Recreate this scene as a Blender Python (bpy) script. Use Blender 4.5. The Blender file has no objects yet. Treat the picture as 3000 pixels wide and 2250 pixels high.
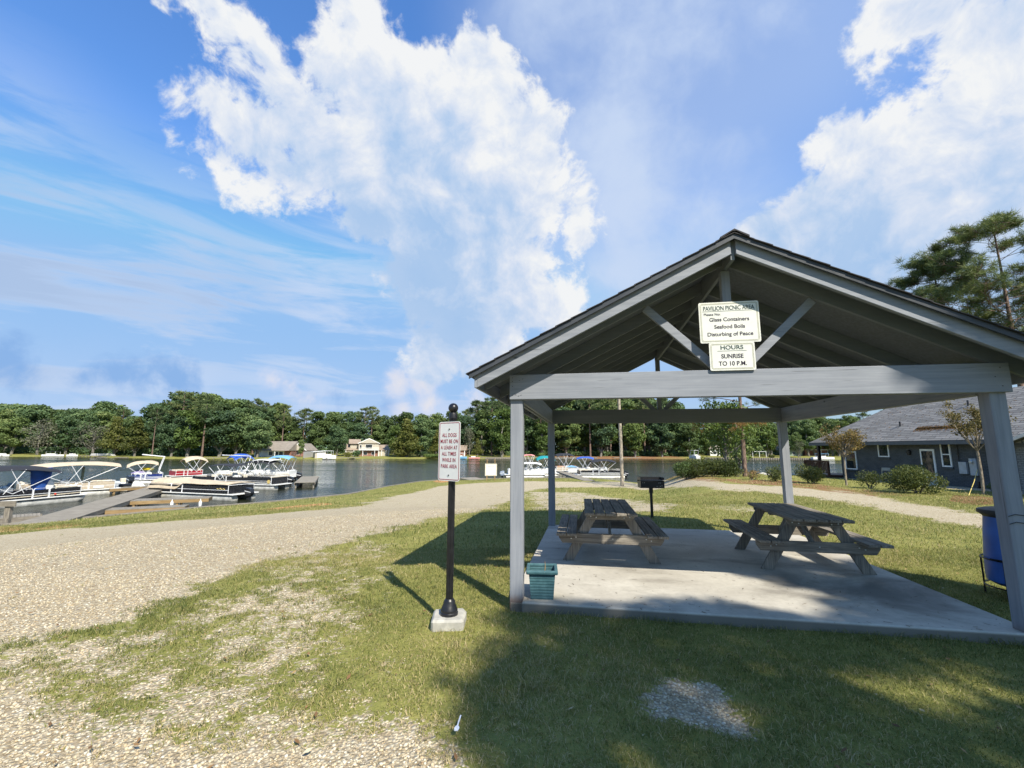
import bpy, bmesh, math, random
import numpy as np
from mathutils import Vector, Matrix
random.seed(7); RNG=np.random.default_rng(7)
S=bpy.context.scene; C=S.collection
# ---------------------------------------------------------------- camera
F,PIT,ROLL,CH=1281.0,.1462,-.0037,1.629
cam=bpy.data.cameras.new('camera'); camo=bpy.data.objects.new('camera',cam); C.objects.link(camo)
cam.sensor_fit='HORIZONTAL'; cam.sensor_width=36; cam.lens=36*F/3000; cam.clip_end=3000; cam.clip_start=.05
camo.matrix_world=Matrix.Translation((0,0,CH))@Matrix.Rotation(math.pi/2+PIT,4,'X')@Matrix.Rotation(-ROLL,4,'Z')
S.camera=camo
# ---------------------------------------------------------------- sun and exposure
SUN_EL=math.radians(45); SUN_AZ=math.radians(149)      # azimuth clockwise from +Y
SD=Vector((math.sin(SUN_AZ)*math.cos(SUN_EL),math.cos(SUN_AZ)*math.cos(SUN_EL),math.sin(SUN_EL)))
sl=bpy.data.lights.new('sun','SUN'); sl.energy=5.0; sl.angle=math.radians(.55); sl.color=(1,.93,.79)
so=bpy.data.objects.new('sun',sl); C.objects.link(so); so.rotation_euler=SD.to_track_quat('Z','Y').to_euler()
S.view_settings.view_transform='Standard'; S.view_settings.look='None'; S.view_settings.exposure=0.6; S.view_settings.gamma=1
# ---------------------------------------------------------------- calibrated rays (photo pixel of a 3000x2250 frame -> world ray)
def ray(px,py):
    X=px-1500;Y=-(py-1125);cr,sr=math.cos(ROLL),math.sin(ROLL)
    X,Y=X*cr+Y*sr,-X*sr+Y*cr
    c,s=math.cos(PIT),math.sin(PIT); d1,d2=1,Y/F
    return np.array([X/F,c*d1-d2*s,s*d1+d2*c])
def onz(px,py,z):
    d=ray(px,py);t=(z-CH)/d[2];return np.array([d[0]*t,d[1]*t,z])
def ony(px,py,y):
    d=ray(px,py);t=y/d[1];return np.array([d[0]*t,y,CH+d[2]*t])
# ---------------------------------------------------------------- node helpers
class NT:
    def __init__(s,t): s.t=t; s.n=t.nodes; s.l=t.links
    def new(s,k,**kw):
        n=s.n.new(k)
        for a,v in kw.items(): setattr(n,a,v)
        return n
    def put(s,sock,v):
        if hasattr(v,'is_linked') or isinstance(v,bpy.types.NodeSocket): s.l.new(v,sock)
        elif isinstance(v,(tuple,list)) and len(v)==3 and sock.type=='RGBA': sock.default_value=(*v,1)
        else: sock.default_value=v
    def math(s,op,a,b=0,c=None,clamp=False):
        n=s.new('ShaderNodeMath',operation=op,use_clamp=clamp); s.put(n.inputs[0],a); s.put(n.inputs[1],b)
        if c is not None: s.put(n.inputs[2],c)
        return n.outputs[0]
    def vm(s,op,a,b=(0,0,0),out=0):
        n=s.new('ShaderNodeVectorMath',operation=op); s.put(n.inputs[0],a)
        if op=='SCALE': s.put(n.inputs[3],b)
        else: s.put(n.inputs[1],b)
        return n.outputs['Value'] if op in('DISTANCE','DOT_PRODUCT','LENGTH') else n.outputs[0]
    def mix(s,f,a,b,mode='MIX'):
        n=s.new('ShaderNodeMix',data_type='RGBA',blend_type=mode); s.put(n.inputs[0],f); s.put(n.inputs[6],a); s.put(n.inputs[7],b); return n.outputs[2]
    def noise(s,v,scale,detail=4,rough=.55,lac=2.0,dist=0,dim='3D',out=0):
        n=s.new('ShaderNodeTexNoise',noise_dimensions=dim)
        if v is not None: s.put(n.inputs['Vector'],v)
        n.inputs['Scale'].default_value=scale;n.inputs['Detail'].default_value=detail;n.inputs['Roughness'].default_value=rough
        n.inputs['Lacunarity'].default_value=lac;n.inputs['Distortion'].default_value=dist
        return n.outputs[out]
    def mr(s,v,a,b,c=0,d=1,smooth=True):
        n=s.new('ShaderNodeMapRange',interpolation_type='SMOOTHSTEP' if smooth else 'LINEAR'); s.put(n.inputs[0],v)
        for i,q in enumerate((a,b,c,d)): s.put(n.inputs[1+i],q)
        return n.outputs[0]
    def ramp(s,v,stops):
        n=s.new('ShaderNodeValToRGB'); s.put(n.inputs[0],v); e=n.color_ramp.elements
        while len(e)<len(stops): e.new(.5)
        for i,(p,c) in enumerate(stops): e[i].position=p; e[i].color=(*c,1)
        return n.outputs[0]
    def map(s,v,scale=(1,1,1),loc=(0,0,0),rot=(0,0,0)):
        n=s.new('ShaderNodeMapping'); s.put(n.inputs[0],v); n.inputs['Scale'].default_value=scale;n.inputs['Location'].default_value=loc;n.inputs['Rotation'].default_value=rot
        return n.outputs[0]
    def bump(s,h,strength=.3,dist=.01,normal=None):
        n=s.new('ShaderNodeBump'); s.put(n.inputs['Height'],h); n.inputs['Strength'].default_value=strength; n.inputs['Distance'].default_value=dist
        if normal is not None: s.put(n.inputs['Normal'],normal)
        return n.outputs[0]
    def attr(s,name,out='Fac'): 
        n=s.new('ShaderNodeAttribute',attribute_name=name); return n.outputs[out]
    def coord(s,k='Object'): return s.new('ShaderNodeTexCoord').outputs[k]
    def pos(s): return s.new('ShaderNodeNewGeometry').outputs['Position']
MATS={}
def mat(name,build):
    if name in MATS: return MATS[name]
    m=bpy.data.materials.new(name); m.use_nodes=True; t=NT(m.node_tree); m.node_tree.nodes.clear()
    out=t.new('ShaderNodeOutputMaterial'); p=t.new('ShaderNodeBsdfPrincipled'); t.l.new(p.outputs[0],out.inputs[0])
    p.inputs['Specular IOR Level'].default_value=.3
    t.out=out; build(t,p); MATS[name]=m; return m
# ---------------------------------------------------------------- world: physical sky with clouds
w=bpy.data.worlds.new('World'); S.world=w; w.use_nodes=True; t=NT(w.node_tree); t.n.clear()
wo=t.new('ShaderNodeOutputWorld')
sky=t.new('ShaderNodeTexSky',sky_type='NISHITA',sun_disc=False); sky.sun_elevation=SUN_EL; sky.sun_rotation=SUN_AZ
sky.air_density=1.3; sky.dust_density=.35; sky.ozone_density=4.0; sky.altitude=0
SKYK=.135
g=t.new('ShaderNodeTexCoord').outputs['Generated']
D=t.vm('NORMALIZE',g)
def unit(px,py):
    r=ray(px,py); return r/np.linalg.norm(r)
def blobs(lst,soft=.05,vec=None):
    acc=None
    for x,y,r in lst:
        c=unit(x,y); rr=float(np.linalg.norm(unit(x+r*.7,y+r*.7)-c))
        d=t.math('SUBTRACT',rr,t.vm('DISTANCE',vec if vec is not None else D,tuple(float(q) for q in c)))
        acc=d if acc is None else t.math('SMOOTH_MAX',acc,d,soft)
    return acc
nz=t.noise(D,5.0,3,.5,out=1); 
warp=t.vm('ADD',D,t.vm('SCALE',t.vm('SUBTRACT',nz,(.5,.5,.5)),.10))
n1=t.noise(warp,6.5,12,.60)
n2=t.noise(t.vm('ADD',warp,(3.1,1.7,.4)),17,9,.62)
main=blobs([(590,10,75),(650,80,80),(690,180,90),(700,60,60),(770,150,70),(830,250,95),(470,235,55),(520,300,85),(620,290,125),(500,400,70),(610,420,110),(720,400,170),(640,450,110),(820,500,110),(660,510,80),(760,540,70),(560,500,50),
 (1010,50,85),(1090,110,110),(930,190,60),(1010,200,115),(1180,200,120),(1110,320,190),(900,370,150),(1300,240,95),(1380,180,85),(1430,300,125),(1250,430,220),(1010,470,160),(880,520,90),(1540,400,120),
 (1470,580,190),(1280,630,190),(1560,620,115),(1100,620,130),(1430,800,185),(1240,820,140),(1340,950,150),(1520,880,130),(1640,910,90),(1690,620,65),(1690,680,50),(1610,470,70),(1280,1040,80),(1450,1000,110),(1700,800,22),(1705,825,18)])
right=blobs([(2690,30,150),(2600,70,95),(2900,150,200),(2820,270,120),(3050,300,240),(2720,430,190),(2570,520,160),(2950,560,320),(2420,620,125),(2620,740,210),(2320,680,100),(2850,800,260),(2260,690,90),(2350,760,110),(2480,420,90),(3300,200,400),(2450,850,150)])
low=blobs([(800,1110,45),(850,1130,40),(900,1165,35),(950,1190,30),(1170,1130,50),(1240,1120,55),(1260,1180,45),(1180,1200,40),(1400,1160,45),(1440,1130,30),(390,1190,30),(1700,1180,40)],.02)
darkl=blobs([(20,1040,60),(60,1075,60),(-40,1060,80),(340,1095,60),(420,1100,75),(520,1110,60),(250,1110,45),(990,1170,22),(1140,1190,22)],.03)
mx=t.math('MAXIMUM',main,right)
ng=t.math('MULTIPLY_ADD',t.math('SUBTRACT',n1,.5),.17,t.math('MULTIPLY',t.math('SUBTRACT',n2,.5),.12))
dens=t.math('ADD',t.math('ADD',mx,.006),ng)
aMain=t.mr(dens,.0,.030)
ns=t.math('MULTIPLY_ADD',t.math('SUBTRACT',n1,.5),.10,t.math('MULTIPLY',t.math('SUBTRACT',n2,.5),.10))
aLow=t.mr(t.math('ADD',low,ns),-.01,.03)
aDark=t.mr(t.math('ADD',darkl,ns),-.015,.03)
# cirrus veils: streaks running down to the right on the left, soft sheet in the middle
sp=t.new('ShaderNodeSeparateXYZ'); t.l.new(D,sp.inputs[0])
st=t.map(D,scale=(1.2,1.2,7.5),rot=(0,math.radians(14),0))
nc=t.noise(st,2.4,8,.60,dist=.5)
veilL=t.mr(blobs([(150,900,330),(600,830,260),(900,850,250),(100,650,230),(300,1010,500),(950,1020,350),(0,350,180),(1250,1150,300)],.1),-.12,.18)
vl=t.math('MULTIPLY',t.mr(nc,.38,.58),veilL)
nm=t.noise(warp,2.6,7,.56)
veilM=t.mr(blobs([(1650,0,220),(1850,0,260),(2300,50,320),(1900,400,350),(2150,600,200),(2000,250,330),(1900,550,300),(2150,120,300),(2000,800,200),(1800,850,200),(2350,150,200),(1700,120,120)],.1),-.15,.12)
vmid=t.math('MULTIPLY',t.mr(nm,.38,.60,.45,1),veilM)
hor=t.mr(sp.outputs[2],0,.26,.62,0)
veil=t.math('MAXIMUM',t.math('MULTIPLY',vl,.78),t.math('MULTIPLY',vmid,.95))
veil=t.math('MAXIMUM',veil,t.math('MULTIPLY',hor,t.mr(nm,.25,.6,.35,.9)))
# cloud shading: billow relief towards the sun side plus grey-blue bases
sh=t.vm('ADD',warp,(.030,-.012,.030))
nr=t.math('SUBTRACT',n1,t.noise(sh,6.5,6,.60))
base=t.mr(blobs([(1290,980,200),(1250,820,190),(1120,640,140),(1350,700,190),(900,450,120),(1200,500,120),(2500,780,260),(2850,850,300),(2600,620,140),(2300,800,150),(1350,1100,100)],.12),-.12,.16)
lit=t.math('ADD',t.math('MULTIPLY_ADD',nr,2.6,.80),t.math('MULTIPLY',t.math('SUBTRACT',n2,.5),.30))
lit=t.math('SUBTRACT',lit,t.math('MULTIPLY',base,.80),clamp=True)
edge=t.mr(dens,.0,.14,.16,0)
lit=t.math('ADD',lit,edge,clamp=True)
cc=t.ramp(lit,[(0,(.25,.37,.55)),(.35,(.34,.43,.57)),(.65,(.45,.50,.59)),(1,(.59,.60,.61))])
def bg(col,k=1.0):
    b=t.new('ShaderNodeBackground'); t.put(b.inputs[0],col); b.inputs[1].default_value=k; return b.outputs[0]
def mxs(f,a,b):
    n=t.new('ShaderNodeMixShader'); t.put(n.inputs[0],f); t.l.new(a,n.inputs[1]); t.l.new(b,n.inputs[2]); return n.outputs[0]
hs=t.new('ShaderNodeHueSaturation'); hs.inputs['Saturation'].default_value=1.22; hs.inputs['Hue'].default_value=.508; hs.inputs['Value'].default_value=1.35; t.l.new(sky.outputs[0],hs.inputs['Color'])
elev=t.new('ShaderNodeSeparateXYZ'); t.l.new(D,elev.inputs[0])
skc=t.vm('SCALE',hs.outputs[0],t.mr(elev.outputs[2],-.02,.42,.40,1.0))
skc=t.vm('MULTIPLY',skc,t.mix(t.mr(elev.outputs[2],0,.3),(.80,.88,1.05),(.92,.90,.90)))
skc=t.vm('MINIMUM',t.vm('SCALE',skc,SKYK),(.205,.355,.585))
sh_=bg(skc,1.0)
sh_=mxs(veil,sh_,bg((.39,.465,.60)))
strat=t.math('MULTIPLY',t.mr(nc,.44,.60),t.mr(blobs([(-50,700,230),(150,830,150),(400,820,130),(650,880,120),(-100,900,250)],.1),-.10,.08))
sh_=mxs(t.math('MULTIPLY',strat,.7),sh_,bg((.24,.33,.49)))
sh_=mxs(t.math('MULTIPLY',aDark,.95),sh_,bg((.17,.30,.53)))
sh_=mxs(t.math('MULTIPLY',aLow,.9),sh_,bg(t.mix(t.mr(t.math('ADD',low,ns),.0,.07),(.38,.45,.60),(.58,.545,.54))))
sh_=mxs(aMain,sh_,bg(cc))
t.l.new(sh_,wo.inputs[0])
w.cycles.sampling_method='MANUAL'; w.cycles.sample_map_resolution=512
# ---------------------------------------------------------------- mesh helpers
def npmesh(name,V,Fc):
    V=np.asarray(V,np.float32).reshape(-1,3); Fc=np.asarray(Fc,np.int32); k=Fc.shape[1]
    me=bpy.data.meshes.new(name); me.vertices.add(len(V)); me.vertices.foreach_set('co',V.ravel())
    me.loops.add(Fc.size); me.loops.foreach_set('vertex_index',Fc.ravel())
    me.polygons.add(len(Fc)); me.polygons.foreach_set('loop_start',np.arange(0,Fc.size,k,dtype=np.int32))
    me.update(calc_edges=True); return me
def fattr(me,name,arr): 
    a=me.attributes.new(name,'FLOAT','POINT'); a.data.foreach_set('value',np.asarray(arr,np.float32))
def link(name,me,m,parent=None,loc=None):
    o=bpy.data.objects.new(name,me); C.objects.link(o)
    if m is not None and not me.materials: me.materials.append(m)
    if parent is not None: o.parent=parent
    if loc is not None: o.location=loc
    return o
class MB:
    def __init__(s): s.v=[]; s.f=[]; s.sm=False
    def add(s,vs,fs):
        n=len(s.v); s.v+= [tuple(map(float,q)) for q in vs]; s.f+=[tuple(i+n for i in q) for q in fs]; return s
    BF=((0,3,2,1),(4,5,6,7),(0,1,5,4),(1,2,6,5),(2,3,7,6),(3,0,4,7))
    def box(s,a,b):
        (x0,y0,z0),(x1,y1,z1)=a,b
        return s.add([(x0,y0,z0),(x1,y0,z0),(x1,y1,z0),(x0,y1,z0),(x0,y0,z1),(x1,y0,z1),(x1,y1,z1),(x0,y1,z1)],s.BF)
    def bar(s,p,q,w,h,up=(0,0,1)):
        p,q,up=Vector(p),Vector(q),Vector(up); d=(q-p).normalized(); r=d.cross(up).normalized(); u=r.cross(d)
        c=[-r*w/2-u*h/2,r*w/2-u*h/2,r*w/2+u*h/2,-r*w/2+u*h/2]
        return s.add([p+k for k in c]+[q+k for k in c],((0,1,2,3),(7,6,5,4),(0,4,5,1),(1,5,6,2),(2,6,7,3),(3,7,4,0)))
    def tube(s,path,rad,n=8,caps=True):
        P=[Vector(p) for p in path]
        if not isinstance(rad,(list,tuple)): rad=[rad]*len(P)
        vs=[];ref=None
        for i,p in enumerate(P):
            d=((P[min(i+1,len(P)-1)]-P[max(i-1,0)])).normalized()
            if ref is None: ref=Vector((0,0,1)) if abs(d.z)<.9 else Vector((1,0,0))
            a=d.cross(ref).normalized(); b=d.cross(a); ref=-b if False else ref
            for k in range(n):
                an=2*math.pi*k/n; vs.append(p+(a*math.cos(an)+b*math.sin(an))*rad[i])
        fs=[(i*n+k,i*n+(k+1)%n,(i+1)*n+(k+1)%n,(i+1)*n+k) for i in range(len(P)-1) for k in range(n)]
        if caps: fs+=[tuple(range(n))[::-1],tuple((len(P)-1)*n+k for k in range(n))]
        return s.add(vs,fs)
    def lathe(s,prof,c=(0,0,0),n=24):
        vs=[(c[0]+r*math.cos(2*math.pi*k/n),c[1]+r*math.sin(2*math.pi*k/n),c[2]+z) for r,z in prof for k in range(n)]
        fs=[(i*n+k,i*n+(k+1)%n,(i+1)*n+(k+1)%n,(i+1)*n+k) for i in range(len(prof)-1) for k in range(n)]
        fs+=[tuple(range(n))[::-1],tuple((len(prof)-1)*n+k for k in range(n))]
        return s.add(vs,fs)
    def prism(s,pts,vec):
        n=len(pts); P=[Vector(p) for p in pts]; v=Vector(vec)
        return s.add(P+[p+v for p in P],[tuple(range(n))[::-1],tuple(range(n,2*n))]+[(i,(i+1)%n,n+(i+1)%n,n+i) for i in range(n)])
    def grid(s,fn,nu,nv,th=.02):
        top=[[Vector(fn(i/nu,j/nv)) for j in range(nv+1)] for i in range(nu+1)]
        vs=[p for r in top for p in r]; m=len(vs); vs+=[p-Vector((0,0,th)) for p in vs[:m]]; k=nv+1
        fs=[(i*k+j,(i+1)*k+j,(i+1)*k+j+1,i*k+j+1) for i in range(nu) for j in range(nv)]
        fs+=[tuple(m+q for q in f[::-1]) for f in fs]
        ring=[i*k for i in range(nu+1)]+[nu*k+j for j in range(1,nv+1)]+[i*k+nv for i in range(nu-1,-1,-1)]+[j for j in range(nv-1,0,-1)]
        for a in range(len(ring)): i,j=ring[a],ring[(a+1)%len(ring)]; fs.append((j,i,m+i,m+j))
        return s.add(vs,fs)
    def mesh(s,name):
        me=bpy.data.meshes.new(name); me.from_pydata(s.v,[],s.f); me.update(); return me
    def build(s,name,m,parent=None,smooth=False,bev=0,label=None,loc=None):
        me=s.mesh(name); b=bmesh.new(); b.from_mesh(me); bmesh.ops.recalc_face_normals(b,faces=b.faces); b.to_mesh(me); b.free()
        if smooth:
            me.polygons.foreach_set('use_smooth',[True]*len(me.polygons))
            me.set_sharp_from_angle(angle=math.radians(40))
        o=link(name,me,m,parent,loc)
        if bev:
            md=o.modifiers.new('b','BEVEL'); md.width=bev; md.segments=1; md.limit_method='ANGLE'
        if label: o['label']=label
        return o
def tag(o,label=None,cat=None,group=None,kind=None):
    for k,v in (('label',label),('category',cat),('group',group),('kind',kind)):
        if v: o[k]=v
    return o
def thing(name,label,cat,loc=(0,0,0),rz=0,group=None):
    o=bpy.data.objects.new(name,None); C.objects.link(o); o.location=loc; o.rotation_euler=(0,0,rz); o.empty_display_size=.2
    return tag(o,label,cat,group)
def copy_tree(o,label=None,parent=None):
    c=o.copy(); C.objects.link(c)
    if parent is not None: c.parent=parent; c.matrix_parent_inverse=o.matrix_parent_inverse.copy()
    if label: c['label']=label
    for ch in list(o.children): copy_tree(ch,None,c)
    return c
def text(name,s,size,m,parent,origin,right,up,align='CENTER',sx=1.0,off=0.0,lift=.002,spacing=1.0):
    cu=bpy.data.curves.new(name,'FONT'); cu.body=s; cu.size=size; cu.align_x=align; cu.extrude=.0006; cu.offset=off; cu.space_character=spacing
    ob=bpy.data.objects.new('tmp',cu); me=bpy.data.meshes.new_from_object(ob); bpy.data.objects.remove(ob)
    r=Vector(right).normalized(); u=Vector(up).normalized(); n=r.cross(u); o=Vector(origin)+n*lift
    for v in me.vertices: v.co=o+r*(v.co.x*sx)+u*v.co.y+n*v.co.z
    me.name=name; return link(name,me,m,parent)
# ---------------------------------------------------------------- numpy noise
_perm=RNG.random((256,256))
def vnoise(x,y):
    xi=np.floor(x).astype(int);yi=np.floor(y).astype(int);fx=x-xi;fy=y-yi;fx=fx*fx*(3-2*fx);fy=fy*fy*(3-2*fy)
    g=lambda a,b:_perm[a%256,b%256]
    return (g(xi,yi)*(1-fx)+g(xi+1,yi)*fx)*(1-fy)+(g(xi,yi+1)*(1-fx)+g(xi+1,yi+1)*fx)*fy
def fbm(x,y,o=4):
    s=0;a=.5;n=0
    for i in range(o): s=s+a*vnoise(x*2**i+17*i,y*2**i+31*i);n+=a;a*=.5
    return s/n
def sstep(a,b,x): 
    q=np.clip((x-a)/(b-a),0,1);return q*q*(3-2*q)
# ---------------------------------------------------------------- terrain
WZ=-2.6
near=[(-420,-60),(-200,-30),(-60,0),(-35,13),(-24.35,21.6),(-22.5,23.9),(-20.8,26.2),(-19.3,28.3),(-17,30.5),(-14.8,33.9),(-13.2,36.5),(-12.2,43.8),(-10.4,50.4),(-8.6,52.5),(-5,55),(6,57),(11,56.5),(14,50),(16.5,42),(20,38.5),(30,37.5),(60,38),(420,42)]
far=[(420,190),(160,186),(128,185),(100,186),(75,193),(44,189),(14,184),(-13,176),(-34,177),(-53,174),(-64,168),(-74,161),(-94,162),(-108,160),(-122,159),(-166,180),(-190,190),(-202,189),(-230,175),(-420,150)]
LAKE=np.array(near+far,float)
def poly_sd(P,x,y):
    x=np.asarray(x,float);y=np.asarray(y,float);d=np.full(x.shape,1e9);ins=np.zeros(x.shape,bool);n=len(P)
    for i in range(n):
        ax,ay=P[i];bx,by=P[(i+1)%n];ex,ey=bx-ax,by-ay
        t_=np.clip(((x-ax)*ex+(y-ay)*ey)/(ex*ex+ey*ey+1e-12),0,1)
        d=np.minimum(d,np.hypot(x-ax-t_*ex,y-ay-t_*ey))
        c=((ay>y)!=(by>y))&(x<(bx-ax)*(y-ay)/(by-ay+1e-12)+ax); ins^=c
    return np.where(ins,-d,d)
def height(x,y):
    x=np.asarray(x,float);y=np.asarray(y,float)
    d=poly_sd(LAKE,x,y); farside=y>100+0*x
    hb=-2.1+1.65*sstep(-1.5,3.5,x-.33*y)
    df=np.maximum(0,np.hypot(x-1,(y-4))-8.5); s=df/(df+np.maximum(d,0)+1e-6)
    z=-.1+(hb+.1)*s
    z=z+(fbm(x*.35,y*.35,2)-.5)*.10*sstep(9,16,np.hypot(x,y))*(1-s)
    zf=-2.15+1.1*sstep(0,45,d)+1.5*sstep(40,160,d)
    z=np.where(farside,zf,z)
    return np.where(d<0,-3.8,z)
def gpt(px,py):
    z=-.1
    for i in range(14): p=onz(px,py,z); z=.5*z+.5*float(height(p[0],p[1]))
    return np.array([p[0],p[1],z])
def gz(x,y): return float(height(x,y))
# ---------------------------------------------------------------- ground masks (areas on the ground, in metres)
def area(px): return np.array([gpt(*q)[:2] for q in px])
ROAD=area([(-500,1640),(0,1563),(200,1545),(407,1532),(600,1519),(800,1503),(1007,1487),(1141,1454),(1291,1424),(1400,1415),(1640,1411),(1820,1411),(1940,1412),(2130,1416),(2280,1424),(2480,1440),(2600,1461),(2740,1486),(2880,1512),(3300,1600),
 (3300,1680),(2880,1553),(2740,1525),(2600,1493),(2450,1468),(2280,1446),(2100,1434),(1940,1430),(1830,1427),(1700,1427),(1560,1434),(1530,1446),(1490,1475),(1400,1497),(1250,1527),(1100,1562),(1000,1590),(900,1622),(760,1650),(600,1700),(480,1760),(340,1830),(200,1862),(60,1890),(-500,1950)])
LOW=area([(-600,1990),(0,1965),(200,2030),(400,2110),(600,2160),(800,2190),(1000,2150),(1130,2100),(1270,2110),(1340,2220),(1400,2500),(1200,2900),(-900,2900)])
MIXL=area([(-500,1900),(250,1850),(540,1760),(780,1640),(1100,1560),(1180,1600),(1150,1700),(1120,1830),(1180,2000),(1300,2150),(1250,2600),(-700,2600)])
MIXB=area([(1535,1440),(1700,1442),(1860,1462),(2010,1478),(1960,1500),(1800,1500),(1560,1496)])
MIXC=area([(2050,1480),(2300,1470),(2300,1500),(2060,1510)])
PATCH=area([(1870,2040),(1950,1998),(2060,2000),(2140,2040),(2150,2080),(2230,2150),(2120,2150),(1990,2120),(1900,2110)])
MIXD=area([(-700,1860),(250,1850),(420,1880),(330,1960),(200,2010),(-700,2010)])
HOUSEP=area([(2440,1410),(2560,1412),(2700,1424),(2870,1440),(3100,1470),(3100,1440),(2870,1428),(2700,1414),(2560,1400)])
def soft(P,x,y,w): return sstep(-w,w,-poly_sd(P,x,y))
def gravel_at(x,y):
    x=np.asarray(x,float);y=np.asarray(y,float); r=np.hypot(x,y)
    wob=(fbm(x*.8+9,y*.8,3)-.5)*1.5+(fbm(x*3.1+3,y*3.1,3)-.5)*.7
    near_=np.clip(r/14,.22,1)
    g=np.maximum(soft(ROAD,x+wob*near_,y+wob*near_,.75*near_+.30),soft(LOW,x+wob*.3,y-wob*.3,.45))
    g=np.maximum(g,.53*soft(MIXL,x,y,.9))
    g=np.maximum(g,.70*soft(MIXD,x,y,.4))
    g=np.maximum(g,.66*soft(MIXB,x,y,.9)); g=np.maximum(g,.52*soft(MIXC,x,y,.8))
    g=np.maximum(g,.97*soft(PATCH,x+wob*.16,y+wob*.1,.20)); g=np.maximum(g,1.0*((x>21.6+.25*np.sin(y*1.3)+.12*(y-17))&(x<24.2)&(y>17)&(y<33)))
    g=np.maximum(g,sstep(-5.2,-6.2,x)*(y<14)*(y>-4)); g=np.maximum(g,sstep(2.6,1.9,y)*sstep(.2,-.8,x)*(y>-4)*(x>-30))
    n=fbm(x*1.7+40,y*1.7,3)*.34+fbm(x*6.1,y*6.1+11,3)*.66
    streak=fbm(x*.9+y*.35,y*3.2-x*.8,3)
    v=g+(n-.5)*.85+(streak-.5)*.45*sstep(5,10,r)
    v=np.where(g<.03,0,v); v=np.where(g>.9,np.maximum(v,.8),v)
    return np.clip((v-.10)/.85,0,1)
def ell(pts,x,y,w=.4): return soft(area(pts),x,y,w)
def straw_at(x,y):
    s=ell([(1930,1404),(2120,1402),(2340,1408),(2480,1428),(2620,1440),(2700,1455),(2560,1455),(2400,1438),(2250,1421),(2050,1413),(1940,1412)],x,y,.5)*(.12+fbm(x*2,y*2,3))
    s=np.maximum(s,ell([(2790,1450),(2900,1455),(2960,1475),(2860,1480),(2780,1468)],x,y,.15)*1.2)
    f=(y>150)*sstep(8,20,x)*sstep(86,70,x)*(.35+.9*fbm(x*.12,y*.12,3))
    return np.clip(np.maximum(s,f),0,1)
CLAYP=[[(-200,1548),(60,1536),(80,1546),(0,1556),(-200,1570)],[(90,1545),(180,1532),(260,1530),(210,1540),(120,1548)],[(740,1492),(950,1470),(980,1474),(800,1494)],[(1270,1411),(1300,1405),(1330,1410),(1290,1414)]]
def clay_at(x,y):
    s=0*x
    for p in CLAYP: s=np.maximum(s,soft(area(p),x,y,.35)*(.5+fbm(x*1.5,y*1.5,3)))
    return np.clip(s,0,1)
# ---------------------------------------------------------------- ground sheet
def axis(lo,hi,c,step,gr):
    a=[c];st=step
    while a[-1]<hi: st=step if abs(a[-1]-c)<9 else st*gr; a.append(a[-1]+st)
    b=[c];st=step
    while b[-1]>lo: st=step if abs(b[-1]-c)<9 else st*gr; b.append(b[-1]-st)
    return np.array(sorted(set(a+b)))
xs=axis(-900,900,0.5,.07,1.035)
ys=[2.3]; st=.06
while ys[-1]<1000: st=.06 if ys[-1]<9 else (min(st*1.03,.5) if ys[-1]<62 else (min(st*1.08,6) if ys[-1]<260 else st*1.2)); ys.append(ys[-1]+st)
ys=np.array([-400,-150,-60,-30,-15,-8,-4,-2,-1,0,.7,1.3,1.8]+ys)
gx,gy=np.meshgrid(xs,ys); sh0=gx.shape; gx=gx.ravel();gy=gy.ravel()
hz=height(gx,gy)
gm=np.where((np.hypot(gx,gy)<75)&(gy<62),gravel_at(gx,gy),0)
hz=hz+np.where(np.hypot(gx,gy)<14,(fbm(gx*3,gy*3,3)-.5)*.03,0)-gm*.012*(np.hypot(gx,gy)<14)
V=np.stack([gx,gy,hz],1); nx=len(xs);ny=len(ys); I=np.arange(nx*ny).reshape(ny,nx)
Fq=np.stack([I[:-1,:-1],I[:-1,1:],I[1:,1:],I[1:,:-1]],-1).reshape(-1,4)
me=npmesh('ground',V,Fq); fattr(me,'gravel',gm); fattr(me,'straw',straw_at(gx,gy)); fattr(me,'clay',clay_at(gx,gy))
me.polygons.foreach_set('use_smooth',[True]*len(me.polygons))
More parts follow.
